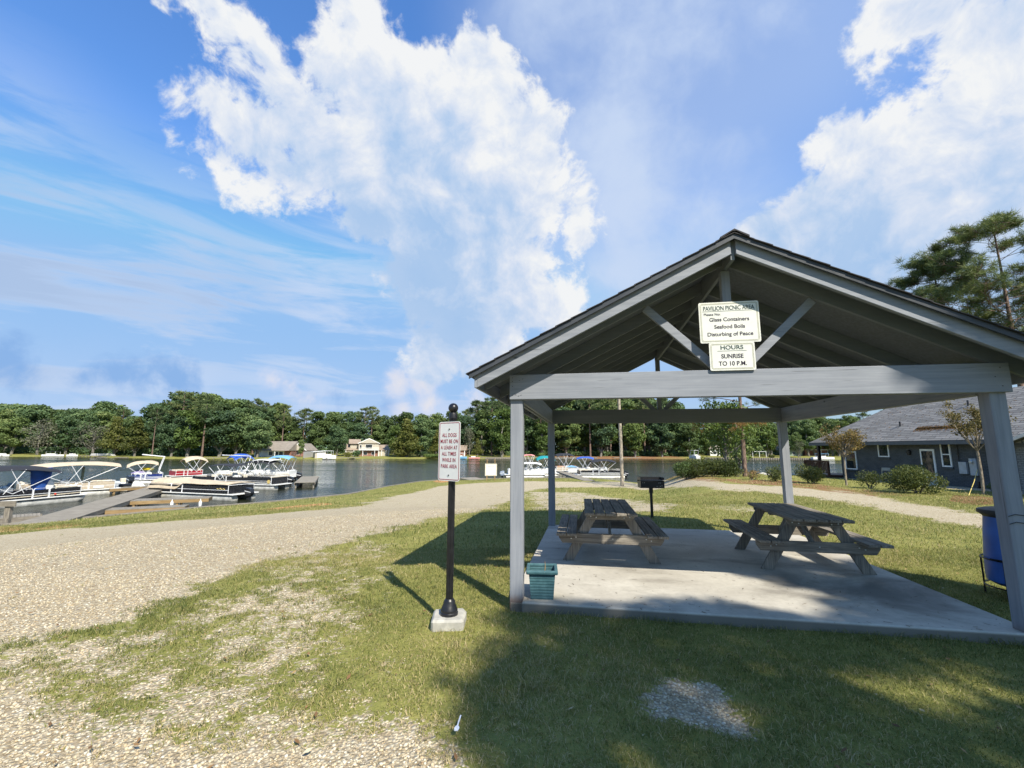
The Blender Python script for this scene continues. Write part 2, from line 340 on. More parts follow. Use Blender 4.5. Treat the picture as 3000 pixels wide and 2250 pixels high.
def m_ground(t,p):
    P=t.pos(); g=t.attr('gravel'); 
    f=t.math('ADD',t.math('MULTIPLY',t.noise(P,34,4,.6),.6),t.math('MULTIPLY',t.noise(t.map(P,scale=(1,1.6,1)),8,4,.6),.4)); g2=t.mr(t.math('ADD',g,t.math('MULTIPLY',t.math('SUBTRACT',f,.5),1.9)),.40,.58)
    # grass colour
    a=t.noise(P,.45,5,.6); b=t.noise(P,7,5,.65); c=t.noise(P,60,3,.7)
    gr=t.ramp(t.math('ADD',t.math('MULTIPLY',a,.45),t.math('ADD',t.math('MULTIPLY',b,.35),t.math('MULTIPLY',c,.25))),[(.30,(.085,.092,.028)),(.46,(.175,.180,.050)),(.58,(.25,.24,.072)),(.76,(.35,.29,.13))])
    # gravel colour: pale pebbles
    v=t.new('ShaderNodeTexVoronoi'); t.l.new(t.vm('ADD',P,t.vm('SCALE',t.noise(P,30,2,out=1),.02)),v.inputs['Vector']); v.inputs['Scale'].default_value=42
    sep=t.new('ShaderNodeSeparateColor'); t.l.new(v.outputs['Color'],sep.inputs[0])
    pb=t.ramp(sep.outputs[0],[(0,(0.305,0.246,0.153)),(.2,(0.407,0.339,0.220)),(.5,(0.509,0.432,0.297)),(.8,(0.560,0.496,0.356)),(1,(0.611,0.560,0.441))])
    gap=t.mr(v.outputs['Distance'],.28,.62); far_=t.mr(t.vm('LENGTH',P),9,22,.55,.26); pb=t.mix(t.math('MULTIPLY',gap,far_),pb,(.17,.13,.09))
    dirt=t.noise(P,1.3,5,.6); pb=t.mix(t.mr(dirt,.45,.75,0,.45),pb,(.37,.30,.20))
    col=t.mix(g2,gr,pb)
    st=t.attr('straw'); n=t.noise(t.map(P,scale=(14,40,14)),1,4,.7)
    col=t.mix(t.mr(t.math('ADD',st,t.math('MULTIPLY',t.math('SUBTRACT',n,.5),.9)),.35,.75),col,t.ramp(n,[(.3,(.12,.055,.025)),(.7,(.33,.19,.10))]))
    cl=t.attr('clay'); col=t.mix(t.mr(t.math('ADD',cl,t.math('MULTIPLY',t.math('SUBTRACT',b,.5),.8)),.3,.7),col,(.48,.24,.11))
    t.put(p.inputs['Base Color'],col); p.inputs['Roughness'].default_value=.95; p.inputs['Specular IOR Level'].default_value=.1
    h=t.math('ADD',t.math('MULTIPLY',t.math('SUBTRACT',1,v.outputs['Distance']),g2),t.math('MULTIPLY',t.noise(P,25,4,.7),t.math('SUBTRACT',1.3,g2)))
    t.put(p.inputs['Normal'],t.bump(h,.85,.018))
M_ground=mat('ground',m_ground)
tag(link('ground',me,M_ground),kind='structure')
# ---------------------------------------------------------------- lake
def m_water(t,p):
    P=t.pos()
    n=t.math('ADD',t.noise(t.map(P,scale=(1.3,2.2,1)),1.6,3,.55),t.math('MULTIPLY',t.noise(t.map(P,scale=(1,1.5,1)),.35,3,.5),1.4))
    p.inputs['Base Color'].default_value=(.018,.022,.012,1); 
    p.inputs['IOR'].default_value=1.333; p.inputs['Specular IOR Level'].default_value=.5
    wind=t.noise(t.map(P,scale=(.012,.045,1)),1,4,.6)
    t.put(p.inputs['Roughness'],t.mr(wind,.35,.65,.05,.16))
    t.put(p.inputs['Normal'],t.bump(n,t.mr(wind,.35,.65,.35,.8),.10)) if False else t.put(p.inputs['Normal'],t.bump(n,.75,.10))
M_water=mat('water',m_water)
mb=MB(); mb.add([(-900,-60,WZ),(900,-60,WZ),(900,320,WZ),(-900,320,WZ)],[(0,1,2,3)])
tag(mb.build('water',M_water),kind='structure')
# ---------------------------------------------------------------- pavilion frame of reference
TH,X0,Y0,PW_,PD=.1711,-.0173,5.0037,4.85,4.90
RZ=-TH
def pv(u,v,z=0): return (X0+u*math.cos(TH)+v*math.sin(TH),Y0-u*math.sin(TH)+v*math.cos(TH),z)
def to_uv(x,y):
    a=x-X0;b=y-Y0; return a*math.cos(TH)-b*math.sin(TH),a*math.sin(TH)+b*math.cos(TH)
def in_slab(x,y,m=.0):
    u,v=to_uv(x,y); return (u>-m)&(u<PW_+m)&(v>-m)&(v<PD+m)
# ---------------------------------------------------------------- grass blades
def m_blade(t,p):
    c=t.attr('tint'); h=t.attr('h')
    col=t.ramp(c,[(0,(.065,.095,.022)),(.28,(.130,.158,.038)),(.50,(.225,.232,.062)),(.70,(.36,.31,.125)),(1,(.54,.43,.24))])
    t.put(p.inputs['Base Color'],col); p.inputs['Roughness'].default_value=.55
    tr=t.new('ShaderNodeBsdfTranslucent'); t.put(tr.inputs[0],t.mix(.5,col,(.28,.28,.05)))
    m=t.new('ShaderNodeMixShader'); m.inputs[0].default_value=.28; t.l.new(p.outputs[0],m.inputs[1]); t.l.new(tr.outputs[0],m.inputs[2]); t.l.new(m.outputs[0],t.out.inputs[0])
M_blade=mat('grass_blade',m_blade)
def scatter(n,y0,y1,spread=1.3,pw=1.6):
    y=(RNG.random(n)*(y1**pw-y0**pw)+y0**pw)**(1/pw); x=(RNG.random(n)*2-1)*y*spread
    return x,y
def blades(name,n,y0,y1,hh,wd,pw=1.6,minc=0):
    x,y=scatter(n,y0,y1,pw=pw)
    cl=vnoise(x*22,y*22)+.6*vnoise(x*9+5,y*9); keep=cl+RNG.random(n)*1.1>.95   # clumping
    g=gravel_at(x,y); weeds=(vnoise(x*1.3+60,y*2.6)*vnoise(x*5,y*5+9)>.50); hf=.5*vnoise(x*17,y*17)+.3*vnoise(x*6+3,y*6)+.2*RNG.random(n); gg=np.where(weeds,g*.72,g); keep&=(hf>gg*.95+.02)&(gg<.93)&~in_slab(x,y,.015)&(np.hypot(x+.63,y-4.66)>.19)
    keep&=poly_sd(LAKE,x,y)>.3
    x,y,g=x[keep],y[keep],g[keep]; n=len(x)
    z=height(x,y)+np.where(np.hypot(x,y)<14,(fbm(x*3,y*3,3)-.5)*.03,0)-.006
    a=RNG.random(n)*6.283; L=hh*(.45+.9*RNG.random(n)**1.5)*(1-.35*g)*(.55+.5*vnoise(x*2.1,y*2.1)+.55*vnoise(x*.8+7,y*.8)**2+.5*(vnoise(x*4+9,y*4)>.86)); W=wd*(.6+.7*RNG.random(n)); lean=.55+1.1*RNG.random(n); yaw=RNG.random(n)*6.283
    u,v=to_uv(x,y); L=np.where((v>-.10)&(v<0)&(u>0)&(u<PW_),L*1.5,L)
    dx,dy=np.cos(a),np.sin(a); rx,ry=np.cos(yaw),np.sin(yaw)
    B=np.stack([x,y,z],1); R=np.stack([rx,ry,0*rx],1)*W[:,None]/2; Dv=np.stack([dx,dy,0*dx],1)
    m=B+Dv*(L*.30*lean)[:,None]; m[:,2]+=L*.62; tp=B+Dv*(L*.85*lean)[:,None]; tp[:,2]+=L*(.95-.25*lean)
    V=np.stack([B-R,B+R,m+R*.8,m-R*.8,tp],1).reshape(-1,3); i=np.arange(n)*5
    F3=np.concatenate([np.stack([i,i+1,i+2],1),np.stack([i,i+2,i+3],1),np.stack([i+3,i+2,i+4],1)])
    me=npmesh(name,V,F3); dry=fbm(x*.7+3,y*.7,3)*.75+RNG.random(n)**1.6*.75-.22+.18*g+.12*vnoise(x*5,y*5)
    fattr(me,'tint',np.repeat(np.clip(dry,0,1),5)); fattr(me,'h',np.tile([0,0,.6,.6,1],n)); return me
NB=float(globals().get('DENS',1.0))
tag(link('grass',blades('grass',int(380000*NB),2.5,8,.052,.0042,1.5),M_blade),'short green and straw coloured grass growing round the picnic pavilion','grass',kind='stuff')
tag(link('grass',blades('grass',int(230000*NB),8,20,.075,.009,1.9),M_blade),'sunlit green grass behind the picnic pavilion as far as the gravel track','grass',kind='stuff')
tag(link('grass',blades('grass',int(110000*NB),20,56,.10,.022,2.1),M_blade),'strips of green grass between the gravel track and the lake bank','grass',kind='stuff')
# ---------------------------------------------------------------- loose gravel
ico=bmesh.new(); bmesh.ops.create_icosphere(ico,subdivisions=1,radius=1); IV=np.array([v.co[:] for v in ico.verts]); IF=np.array([[v.index for v in f.verts] for f in ico.faces]); ico.free()
def pebbles(n,y0,y1,size,pw):
    x,y=scatter(n,y0,y1,pw=pw); g=gravel_at(x,y); k=(RNG.random(n)<np.clip(g*1.35-.15,.02,1))&~in_slab(x,y,.02); x,y=x[k],y[k]; n=len(x)
    z=height(x,y)+np.where(np.hypot(x,y)<14,(fbm(x*3,y*3,3)-.5)*.03,0)-.012
    s=size*(.35+1.0*RNG.random(n)**2.2)[:,None,None]*(.7+.6*RNG.random((n,1,3)))*np.array([1,1,.55])
    V=(IV[None]*(1+.22*(RNG.random((n,12,1))-.5)))*s
    a=RNG.random(n)*6.283; c,sn=np.cos(a)[:,None],np.sin(a)[:,None]
    X=V[:,:,0]*c-V[:,:,1]*sn;Y=V[:,:,0]*sn+V[:,:,1]*c;tl=(RNG.random(n)-.5)[:,None]*.7
    V=np.stack([X+x[:,None],Y+y[:,None],V[:,:,2]+X*tl+z[:,None]+.004],2)
    Fc=(IF[None]+(np.arange(n)*12)[:,None,None]).reshape(-1,3)
    me=npmesh('gravel',V.reshape(-1,3),Fc); fattr(me,'tint',np.repeat(RNG.random(n),12)); return me
def m_peb(t,p):
    c=t.attr('tint'); col=t.ramp(c,[(0,(0.160,0.141,0.122)),(.08,(0.301,0.244,0.160)),(.24,(0.451,0.338,0.188)),(.42,(0.545,0.451,0.291)),(.66,(0.584,0.513,0.362)),(.88,(0.620,0.564,0.442)),(1,(0.678,0.650,0.564))])
    col=t.mix(.5,col,t.mix(t.noise(t.pos(),160,3),(.4,.33,.25),col)); t.put(p.inputs['Base Color'],col); p.inputs['Roughness'].default_value=.75
M_peb=mat('pebble',m_peb)
tag(link('gravel',pebbles(int(78000*NB),2.5,6.5,.0095,1.5),M_peb),'loose pale gravel of white, tan and grey pebbles in the foreground','gravel',kind='stuff')
tag(link('gravel',pebbles(int(90000*NB),6.5,16,.0105,1.25),M_peb),'pale gravel spread over the track left of the pavilion','gravel',kind='stuff')

n=1500; x,y=scatter(n,2.5,13,pw=1.4); k=~in_slab(x,y,.02)&(np.hypot(x+.6,y-4.6)>.25); x,y=x[k],y[k]; n=len(x); z=height(x,y)+.012+.02*RNG.random(n)
a=RNG.random(n)*6.283; L=.008+.022*RNG.random(n)**2; dx=np.stack([np.cos(a),np.sin(a),(RNG.random(n)-.5)*.8],1)*L[:,None]; dy=np.stack([-np.sin(a),np.cos(a),(RNG.random(n)-.5)*.8],1)*(L*.45)[:,None]; P0=np.stack([x,y,z],1)
me=npmesh('fallen_leaves',np.stack([P0-dx,P0+dy,P0+dx,P0-dy],1).reshape(-1,3),np.arange(n*4).reshape(-1,4)); fattr(me,'tint',np.repeat(RNG.random(n),4))
def m_fl(t,p): t.put(p.inputs['Base Color'],t.ramp(t.attr('tint'),[(0,(.10,.05,.025)),(.5,(.24,.14,.06)),(.8,(.42,.32,.14)),(1,(.5,.45,.33))])); p.inputs['Roughness'].default_value=.8
tag(link('fallen_leaves',me,mat('fallen leaf',m_fl)),'small dry leaves scattered over the grass and gravel','fallen leaves',kind='stuff')
# ---------------------------------------------------------------- materials for built things
def grain_mat(name,c1,c2,axis,rough=.8,scale=1.0,bump=.35,knots=False,dark=None,feet=False,fac=(.35,.7)):
    def f(t,p):
        P=t.coord('Object'); r=t.new('ShaderNodeObjectInfo').outputs['Random']
        P=t.vm('ADD',P,t.vm('SCALE',(3.7,5.1,9.3),t.math('MULTIPLY',r,7)))
        s=[26,26,26]; s['xyz'.index(axis)]=1.2
        n=t.noise(t.map(P,scale=tuple(q*scale for q in s)),1,5,.65,dist=.6)
        n2=t.noise(P,2.2,4,.6); v=t.math('ADD',t.math('MULTIPLY',n,.7),t.math('MULTIPLY',n2,.3))
        col=t.mix(t.mr(v,fac[0],fac[1]),c1,c2)
        if knots:
            ks=[6,6,6]; ks['xyz'.index(axis)]=3.2
            vo=t.new('ShaderNodeTexVoronoi'); t.l.new(t.map(P,scale=tuple(ks)),vo.inputs['Vector']); vo.inputs['Scale'].default_value=.75
            k=t.math('MULTIPLY',t.mr(vo.outputs['Distance'],.03,.10,1,0),t.mr(t.noise(P,3,2),.44,.55)); col=t.mix(t.math('MULTIPLY',k,.8),col,dark or tuple(q*.4 for q in c1))
        if dark is not None:
            cs=[60,60,60]; cs['xyz'.index(axis)]=1.5
            cr=t.noise(t.map(P,scale=tuple(cs)),1,2,.5); col=t.mix(t.mr(cr,.69,.74,0,.6),col,dark)
        if feet:
            s_=t.new('ShaderNodeSeparateXYZ'); t.l.new(t.coord('Object'),s_.inputs[0]); col=t.mix(t.mr(t.math('ADD',s_.outputs[2],t.math('MULTIPLY',t.math('SUBTRACT',n2,.5),.22)),-.06,.07,.85,0),col,(.16,.085,.045))
            sm=t.noise(t.map(P,scale=(9,9,1.1)),1,4,.6); col=t.mix(t.mr(sm,.60,.75,0,.35),col,(.12,.12,.115))
        t.put(p.inputs['Base Color'],col); p.inputs['Roughness'].default_value=rough
        t.put(p.inputs['Normal'],t.bump(n,bump,.004))
    return mat(name,f)
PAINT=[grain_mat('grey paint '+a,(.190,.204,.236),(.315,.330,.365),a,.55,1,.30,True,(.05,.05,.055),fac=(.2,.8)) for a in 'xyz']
PAINT_SHADED=[grain_mat('shaded grey paint '+a,(.165,.180,.198),(.22,.235,.255),a,.7,1,.3,False,None,fac=(.2,.8)) for a in 'xyz']  # same grey paint, darkened so the shade under the roof sits in its colour
PAINTP=grain_mat('grey paint post',(.190,.204,.236),(.315,.330,.365),'z',.55,1,.30,True,(.05,.05,.055),feet=True,fac=(.2,.8))
OLD=[grain_mat('weathered timber '+a,(.122,.108,.092),(.33,.295,.245),a,.85,1.6,.8,True,(.03,.025,.02)) for a in 'xyz']
TAN=[grain_mat('new timber '+a,(.21,.135,.06),(.38,.27,.14),a,.8,1,.4,True,(.15,.08,.03)) for a in 'xyz']
GREYW=[grain_mat('dock boards '+a,(.18,.16,.13),(.32,.29,.24),a,.85,1,.4) for a in 'xyz']
def flat(name,col,rough=.5,metal=0,var=.12,sc=6,spec=.4,bump=0):
    def f(t,p):
        P=t.coord('Object'); n=t.noise(P,sc,5,.6)
        t.put(p.inputs['Base Color'],t.mix(t.mr(n,.3,.7),tuple(q*(1-var) for q in col),tuple(min(1,q*(1+var)) for q in col)))
        t.put(p.inputs['Roughness'],t.mr(n,.3,.7,rough*.85,min(1,rough*1.2))); p.inputs['Metallic'].default_value=metal; p.inputs['Specular IOR Level'].default_value=spec
        if bump: t.put(p.inputs['Normal'],t.bump(t.noise(P,sc*8,4,.7),bump,.004))
    return mat(name,f)
def m_conc(t,p):
    P=t.coord('Object'); a=t.noise(P,.9,6,.62,dist=.5); b=t.noise(P,18,5,.7); c=t.noise(t.map(P,scale=(.8,2.0,1),loc=(2.2,1.1,0)),1.0,5,.6)
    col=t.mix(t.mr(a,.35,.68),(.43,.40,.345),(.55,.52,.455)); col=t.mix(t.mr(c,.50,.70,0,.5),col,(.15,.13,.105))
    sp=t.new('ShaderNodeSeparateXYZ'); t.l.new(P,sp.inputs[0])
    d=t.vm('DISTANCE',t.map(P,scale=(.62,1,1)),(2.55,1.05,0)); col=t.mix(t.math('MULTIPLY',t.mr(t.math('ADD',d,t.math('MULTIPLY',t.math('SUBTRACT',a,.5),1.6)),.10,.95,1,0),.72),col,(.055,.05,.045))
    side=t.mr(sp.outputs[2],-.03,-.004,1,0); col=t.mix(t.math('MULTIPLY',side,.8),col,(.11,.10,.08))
    col=t.mix(t.mr(b,.35,.75,0,.25),col,(.22,.20,.18)); vo=t.new('ShaderNodeTexVoronoi'); t.l.new(P,vo.inputs['Vector']); vo.inputs['Scale'].default_value=9
    col=t.mix(t.mr(vo.outputs['Distance'],.03,.05,.7,0),col,(.08,.07,.06))
    t.put(p.inputs['Base Color'],col); p.inputs['Roughness'].default_value=.9; t.put(p.inputs['Normal'],t.bump(b,.25,.004))
M_conc=mat('concrete slab',m_conc)
M_conc2=flat('cast concrete',(.40,.385,.34),.9,bump=.5,sc=9,var=.2)
M_black=flat('black painted iron',(.012,.012,.014),.35,spec=.5,sc=20,var=.3)
M_white=flat('white aluminium',(.75,.76,.78),.35,spec=.5)
M_alu=flat('bare aluminium',(.62,.64,.66),.3,.7)
def m_sh(t,p):
    P=t.coord('Object'); n=t.noise(P,9,4,.7); b=t.noise(P,120,3,.7)
    t.put(p.inputs['Base Color'],t.mix(n,(.028,.027,.030),(.075,.072,.078))); p.inputs['Roughness'].default_value=.95; t.put(p.inputs['Normal'],t.bump(b,.6,.004))
M_sh=mat('asphalt shingle',m_sh)
M_ply=flat('grey painted decking',(.145,.158,.175),.8,sc=30,var=.2,bump=.3)
# ---------------------------------------------------------------- concrete pad
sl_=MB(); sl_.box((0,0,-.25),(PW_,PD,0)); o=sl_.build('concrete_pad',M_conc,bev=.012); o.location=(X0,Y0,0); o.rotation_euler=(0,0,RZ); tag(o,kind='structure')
# ---------------------------------------------------------------- pavilion
pvn=thing('picnic_pavilion','open timber picnic shelter painted blue grey with a dark shingled gable roof','pavilion',(X0,Y0,0),RZ)
P_=.14; HB=2.18; BD=.285
for i,(u,v) in enumerate(((0,0),(PW_-P_,0),(0,PD-P_),(PW_-P_,PD-P_))):
    MB().box((u,v,-.14 if v==0 else -.005),(u+P_,v+P_,HB+.27)).build('post',PAINTP,pvn,bev=.006)
f=.036
MB().box((-.004,-f-.002,HB),(PW_+.03,-.002,HB+BD)).build('front_beam',PAINT[0],pvn,bev=.004)
MB().box((.002,P_+.002,HB+.012),(PW_-.002,P_+.002+f,HB+BD)).build('inner_beam',PAINT[0],pvn,bev=.004)
MB().box((.002,PD-P_-f-.002,HB+.004),(PW_-.002,PD-P_-.002,HB+BD)).build('rear_beam',PAINT_SHADED[0],pvn,bev=.004)
MB().box((-.004,PD+.002,HB),(PW_+.03,PD+.038,HB+BD)).build('rear_beam',PAINT_SHADED[0],pvn,bev=.004)
for u in (.012,.078,PW_-P_+.025,PW_-P_+.09):
    MB().box((u,P_+.042,HB-.004),(u+.036,PD-P_-.042,HB+BD-.006)).build('side_beam',PAINT[1],pvn,bev=.004)
# roof planes: underside line z = ZR - .5*|u-UC|
UC=PW_/2-.025; ZA=3.815; VF=-.31; VB=PD+.24; UE=.37            # ZA: top of rafters at the ridge
def ztop(u): return ZA-.5*abs(u-UC)
RH=.155                                                 # vertical height of a rafter
nr_=10
for k in range(nr_):
    v=VF+.05+(VB-VF-.10)*k/(nr_-1)
    if k==1: v=.045
    if k==nr_-2: v=PD-.085
    for s in (-1,1):
        ue=UC+s*(UC+.30); ui=UC+s*.02
        z0,z1=ztop(ue),ztop(ui); hh=RH if 0<k<nr_-1 else RH
        MB().prism([(ue,v-.019,z0),(ui,v-.019,z1),(ui,v-.019,z1-hh),(ue,v-.019,z0-hh)],(0,.038,0)).build('rafter',PAINT_SHADED[0],pvn)
MB().box((UC-.019,VF+.04,ZA-.23),(UC+.019,VB-.04,ZA-.012)).build('ridge_board',PAINT_SHADED[1],pvn)
for s in (-1,1):
    for v in (VF,VB-.038):
        ue=UC+s*(UC+.32); ui=UC+s*.024
        MB().prism([(ue,v-.0,ztop(ue)-.003),(ui,v,ztop(ui)-.003),(ui,v,ztop(ui)-.168),(ue,v,ztop(ue)-.168)],(0,.036,0)).build('barge_board',PAINT[0],pvn,bev=.003)
    # eave fascia
    ue=UC+s*(UC+.32)
    MB().box((min(ue,ue+s*.030),VF+.002,ztop(ue)-.168),(max(ue,ue+s*.030),VB-.002,ztop(ue)-.012)).build('fascia_board',PAINT[1],pvn,bev=.003)
    # decking (underside seen between the rafters), then courses of shingles
    uo=UC+s*(UC+.40)
    MB().prism([(uo,VF-.03,ztop(uo)+.002),(UC,VF-.03,ZA+.002),(UC,VF-.03,ZA+.022),(uo,VF-.03,ztop(uo)+.022)],(0,VB-VF+.06,0)).build('roof_deck',M_ply,pvn)
    MB().prism([(uo,VF-.050,ztop(uo)-.034),(UC,VF-.050,ZA-.034),(UC,VF-.050,ZA+.020),(uo,VF-.050,ztop(uo)+.020)],(0,.018,0)).build('drip_edge',flat('dark drip edge',(.05,.055,.065),.4),pvn)
    shm=MB(); nC=17; wU=UC+.43
    for k in range(nC):
        a=k/nC*wU; b=(k+1)/nC*wU+.02; ua,ub=UC+s*a,UC+s*min(b,wU)
        e1=random.uniform(.0,.010); e2=random.uniform(0,.016); lo=.020; up=.007
        pts=[(ua,VF-.065-e1,ZA-.5*a+lo),(ub,VF-.065-e1,ZA-.5*min(b,wU)+lo+up),(ub,VF-.065-e1,ZA-.5*min(b,wU)+lo+up+.010),(ua,VF-.065-e1,ZA-.5*a+lo+.008)]
        shm.prism(pts,(0,VB-VF+.13+e1+e2,0))
    shm.build('shingles',M_sh,pvn)
MB().prism([(UC-.14,VF-.075,ZA-.04),(UC-.02,VF-.075,ZA+.038),(UC+.02,VF-.075,ZA+.038),(UC+.14,VF-.075,ZA-.04),(UC+.14,VF-.075,ZA-.018),(UC,VF-.075,ZA+.062),(UC-.14,VF-.075,ZA-.018)],(0,VB-VF+.15,0)).build('ridge_cap',M_sh,pvn)
for v in (.0,PD-.075):
    MB().box((UC-.045,v,HB+BD+.001),(UC+.045,v+.09 if v==0 else v+.075,ZA-.235)).build('king_post',PAINT[2],pvn,bev=.004)
    for s in (-1,1):
        MB().bar((UC+s*.11,v+.045,HB+BD+.0),(UC+s*.86,v+.045,HB+BD+.74),.038,.088,up=(0,0,1)).build('brace',PAINT[0],pvn,bev=.003)
MB().bar((UC,.08,ZA-.22),(UC,PD-.12,ZA-.26),.036,.03).build('collar_strip',PAINT_SHADED[1],pvn)
# small bits of hardware in the right rear corner post
hb=MB(); hb.tube([(PW_-.005,PD-.07,.02),(PW_-.005,PD-.07,.30)],.012); hb.tube([(PW_-.005,PD-.07,.30),(PW_+.12,PD-.07,.31)],.014); hb.tube([(PW_+.09,PD-.07,.31),(PW_+.09,PD-.07,.36)],.01); hb.tube([(PW_+.06,PD-.07,.365),(PW_+.12,PD-.07,.365)],.008)
o=hb.build('water_tap',M_alu); o.location=(X0,Y0,0); o.rotation_euler=(0,0,RZ); tag(o,'small metal garden tap at the foot of the rear right pavilion post','tap')
# knot holes / nail heads at the beam end
M_nail=flat('rusty nail',(.05,.04,.035),.6)
for (u,z) in ((.03,.25),(.03,.21),(.03,.15),(.03,.05),(.07,.055),(.13,.05),(.10,.04),(.11,.22),(.15,.235),(PW_-.05,.24),(PW_-.05,.06),(PW_-.10,.15)):
    MB().tube([(u,-f-.006,HB+z),(u,-f-.001,HB+z)],.0045,6).build('nail',M_nail,pvn)
wr=MB()
for z in (.95,1.02): wr.tube([(PW_-P_-.004,-.004,z),(PW_-P_+.05,-.006,z+.02),(PW_+.004,-.004,z+.008),(PW_+.004,P_+.004,z)],.0035,5)
o=wr.build('wire',M_black); o.location=(X0,Y0,0); o.rotation_euler=(0,0,RZ); tag(o,'thin black wire wound round the front right pavilion post','wire')
# ---------------------------------------------------------------- the two notice boards on the gable
M_sign=flat('cream enamel',(.70,.70,.645),.35,var=.04,sc=5)
M_dg=flat('dark green lettering',(.018,.05,.045),.5); M_ink=flat('dark ink',(.02,.012,.03),.5); M_olive=flat('olive line',(.20,.19,.07),.5)
def rrect(mb,x0,z0,x1,z1,r,y0,y1,n=5):
    pts=[]
    for cx,cz,a0 in ((x1-r,z1-r,0),(x0+r,z1-r,90),(x0+r,z0+r,180),(x1-r,z0+r,270)):
        for k in range(n+1):
            a=math.radians(a0+90*k/n); pts.append((cx+r*math.cos(a),y0,cz+r*math.sin(a)))
    mb.prism(pts,(0,y1-y0,0)); return pts
def frame_line(mb,x0,z0,x1,z1,r,y0,y1,wd,n=5):
    def ring(x0,z0,x1,z1,r):
        return [(cx+r*math.cos(math.radians(a0+90*k/n)),cz+r*math.sin(math.radians(a0+90*k/n))) for cx,cz,a0 in ((x1-r,z1-r,0),(x0+r,z1-r,90),(x0+r,z0+r,180),(x1-r,z0+r,270)) for k in range(n+1)]
    A=ring(x0,z0,x1,z1,r);B=ring(x0+wd,z0+wd,x1-wd,z1-wd,max(r-wd,.001)); m=len(A)
    vs=[(a,y0,b) for a,b in A]+[(a,y0,b) for a,b in B]+[(a,y1,b) for a,b in A]+[(a,y1,b) for a,b in B]
    fs=[]
    for i in range(m):
        j=(i+1)%m; fs+=[(i,j,m+j,m+i),(2*m+i,3*m+i,3*m+j,2*m+j),(i,2*m+i,2*m+j,j),(m+i,m+j,3*m+j,3*m+i)]
    mb.add(vs,fs)
yS=-.062
def board(name,label,x0,z0,w,h,tilt,lines,rule):
    t_=thing(name,label,'sign',pv(x0+w/2,yS,z0+h/2),RZ); t_.rotation_euler=(0,tilt,RZ)
    m=MB(); rrect(m,-w/2,-h/2,w/2,h/2,.018,0,.004); m.build('panel',M_sign,t_)
    m=MB(); frame_line(m,-w/2+.014,-h/2+.014,w/2-.014,h/2-.014,.022,-.0012,.001,.0028); frame_line(m,-w/2+.023,-h/2+.023,w/2-.023,h/2-.023,.018,-.0012,.001,.0022); m.build('border',M_olive,t_)
    for s,x,z,size,mm,al,sx,off in lines: text('lettering',s,size,mm,t_,(x,0,z),(1,0,0),(0,0,1),al,sx,off,lift=.0012)
    m=MB(); 
    for a,b,z in rule: m.box((a,-.0014,z),(b,.001,z+.0035))
    m.build('underline',M_dg,t_)
    m=MB(); 
    for x,z in ((-w/2+.03 if w>.5 else 0,h/2-.02),(0,-h/2+.012)): m.lathe([(.006,0),(.006,.003)],(0,0,0),8)
    return t_
board('picnic_area_sign','cream notice headed PAVILION PICNIC AREA listing what is not allowed','s',2,2,2,2,[],[]) if False else None
board('picnic_area_sign','larger cream notice headed PAVILION PICNIC AREA, nailed under the pavilion gable',2.085,2.752,.605,.45,.0,
 [('PAVILION PICNIC AREA',0,.135,.066,M_dg,'CENTER',.74,.0009),('Please No:',-.255,.078,.038,M_ink,'LEFT',1.05,.0003),('Glass Containers',.0,.012,.058,M_ink,'CENTER',1.0,.0009),('Seafood Boils',0,-.068,.058,M_ink,'CENTER',.98,.0009),('Disturbing of Peace',0,-.150,.058,M_ink,'CENTER',1.0,.0009)],[(-.265,.265,.122)])
board('opening_hours_sign','smaller cream notice reading HOURS, hung directly below the picnic area notice',2.168,2.452,.452,.302,.0,
 [('HOURS',0,.075,.062,M_dg,'CENTER',1.12,.0012),('SUNRISE',0,-.020,.064,M_ink,'CENTER',.92,.0012),('TO 10 P.M.',0,-.098,.064,M_ink,'CENTER',.92,.0012)],[(-.145,.145,.057)])
# ---------------------------------------------------------------- leash sign on fluted iron post
SX,SY=-.615,4.62
bl=MB(); b0=[(-.17,-.15),(.14,-.17),(.175,.10),(.15,.175),(-.155,.175)]
bl.prism([(a,b,-.16) for a,b in b0],(0,0,.14)); o=bl.build('concrete_base',M_conc2,bev=.02); o.location=(SX,SY,.02); o.rotation_euler=(0,0,.12); tag(o,'rough square concrete footing block under the black sign post','footing block')
sg=thing('sign_post','black fluted iron post with ball top carrying the dogs on a leash sign','sign post',(SX,SY,0),0)
sg.rotation_euler=(math.radians(.4),math.radians(-.1),0)
m=MB(); m.lathe([(.088,-.002),(.088,.022),(.080,.03),(.084,.04),(.082,.052),(.074,.07),(.070,.082),(.060,.10),(.056,.125),(.048,.14),(.040,.15)],n=32); m.build('base',M_black,sg,True)
m=MB(); n=36; z0,z1=.14,1.935
for k in range(2): pass
vs=[];
for z in (z0,z1): vs+=[((.036-.005*(j%3==0))*math.cos(2*math.pi*j/n),(.036-.005*(j%3==0))*math.sin(2*math.pi*j/n),z) for j in range(n)]
m.add(vs,[(j,(j+1)%n,n+(j+1)%n,n+j) for j in range(n)]); m.build('shaft',M_black,sg)
m=MB(); m.lathe([(.038,1.93),(.045,1.935),(.045,1.98),(.041,1.995),(.02,2.005)]+[(.052*math.sin(a),2.048-.052*math.cos(a)) for a in np.linspace(.42,3.1,12)],n=24); m.build('finial',M_black,sg,True)
sp_=MB(); sw,shh=.305,.605; zc=1.600
yaw=math.radians(-38)
pn=bpy.data.objects.new('leash_sign',None)
R=Matrix.Rotation(math.radians(-36),3,'Z')
def plate(mb_fn,name,mm):
    m=MB(); mb_fn(m); m.v=[tuple(R@Vector((x,y-.050,z))+Vector((0,0,zc))) for x,y,z in m.v]; return m.build(name,mm,sg)
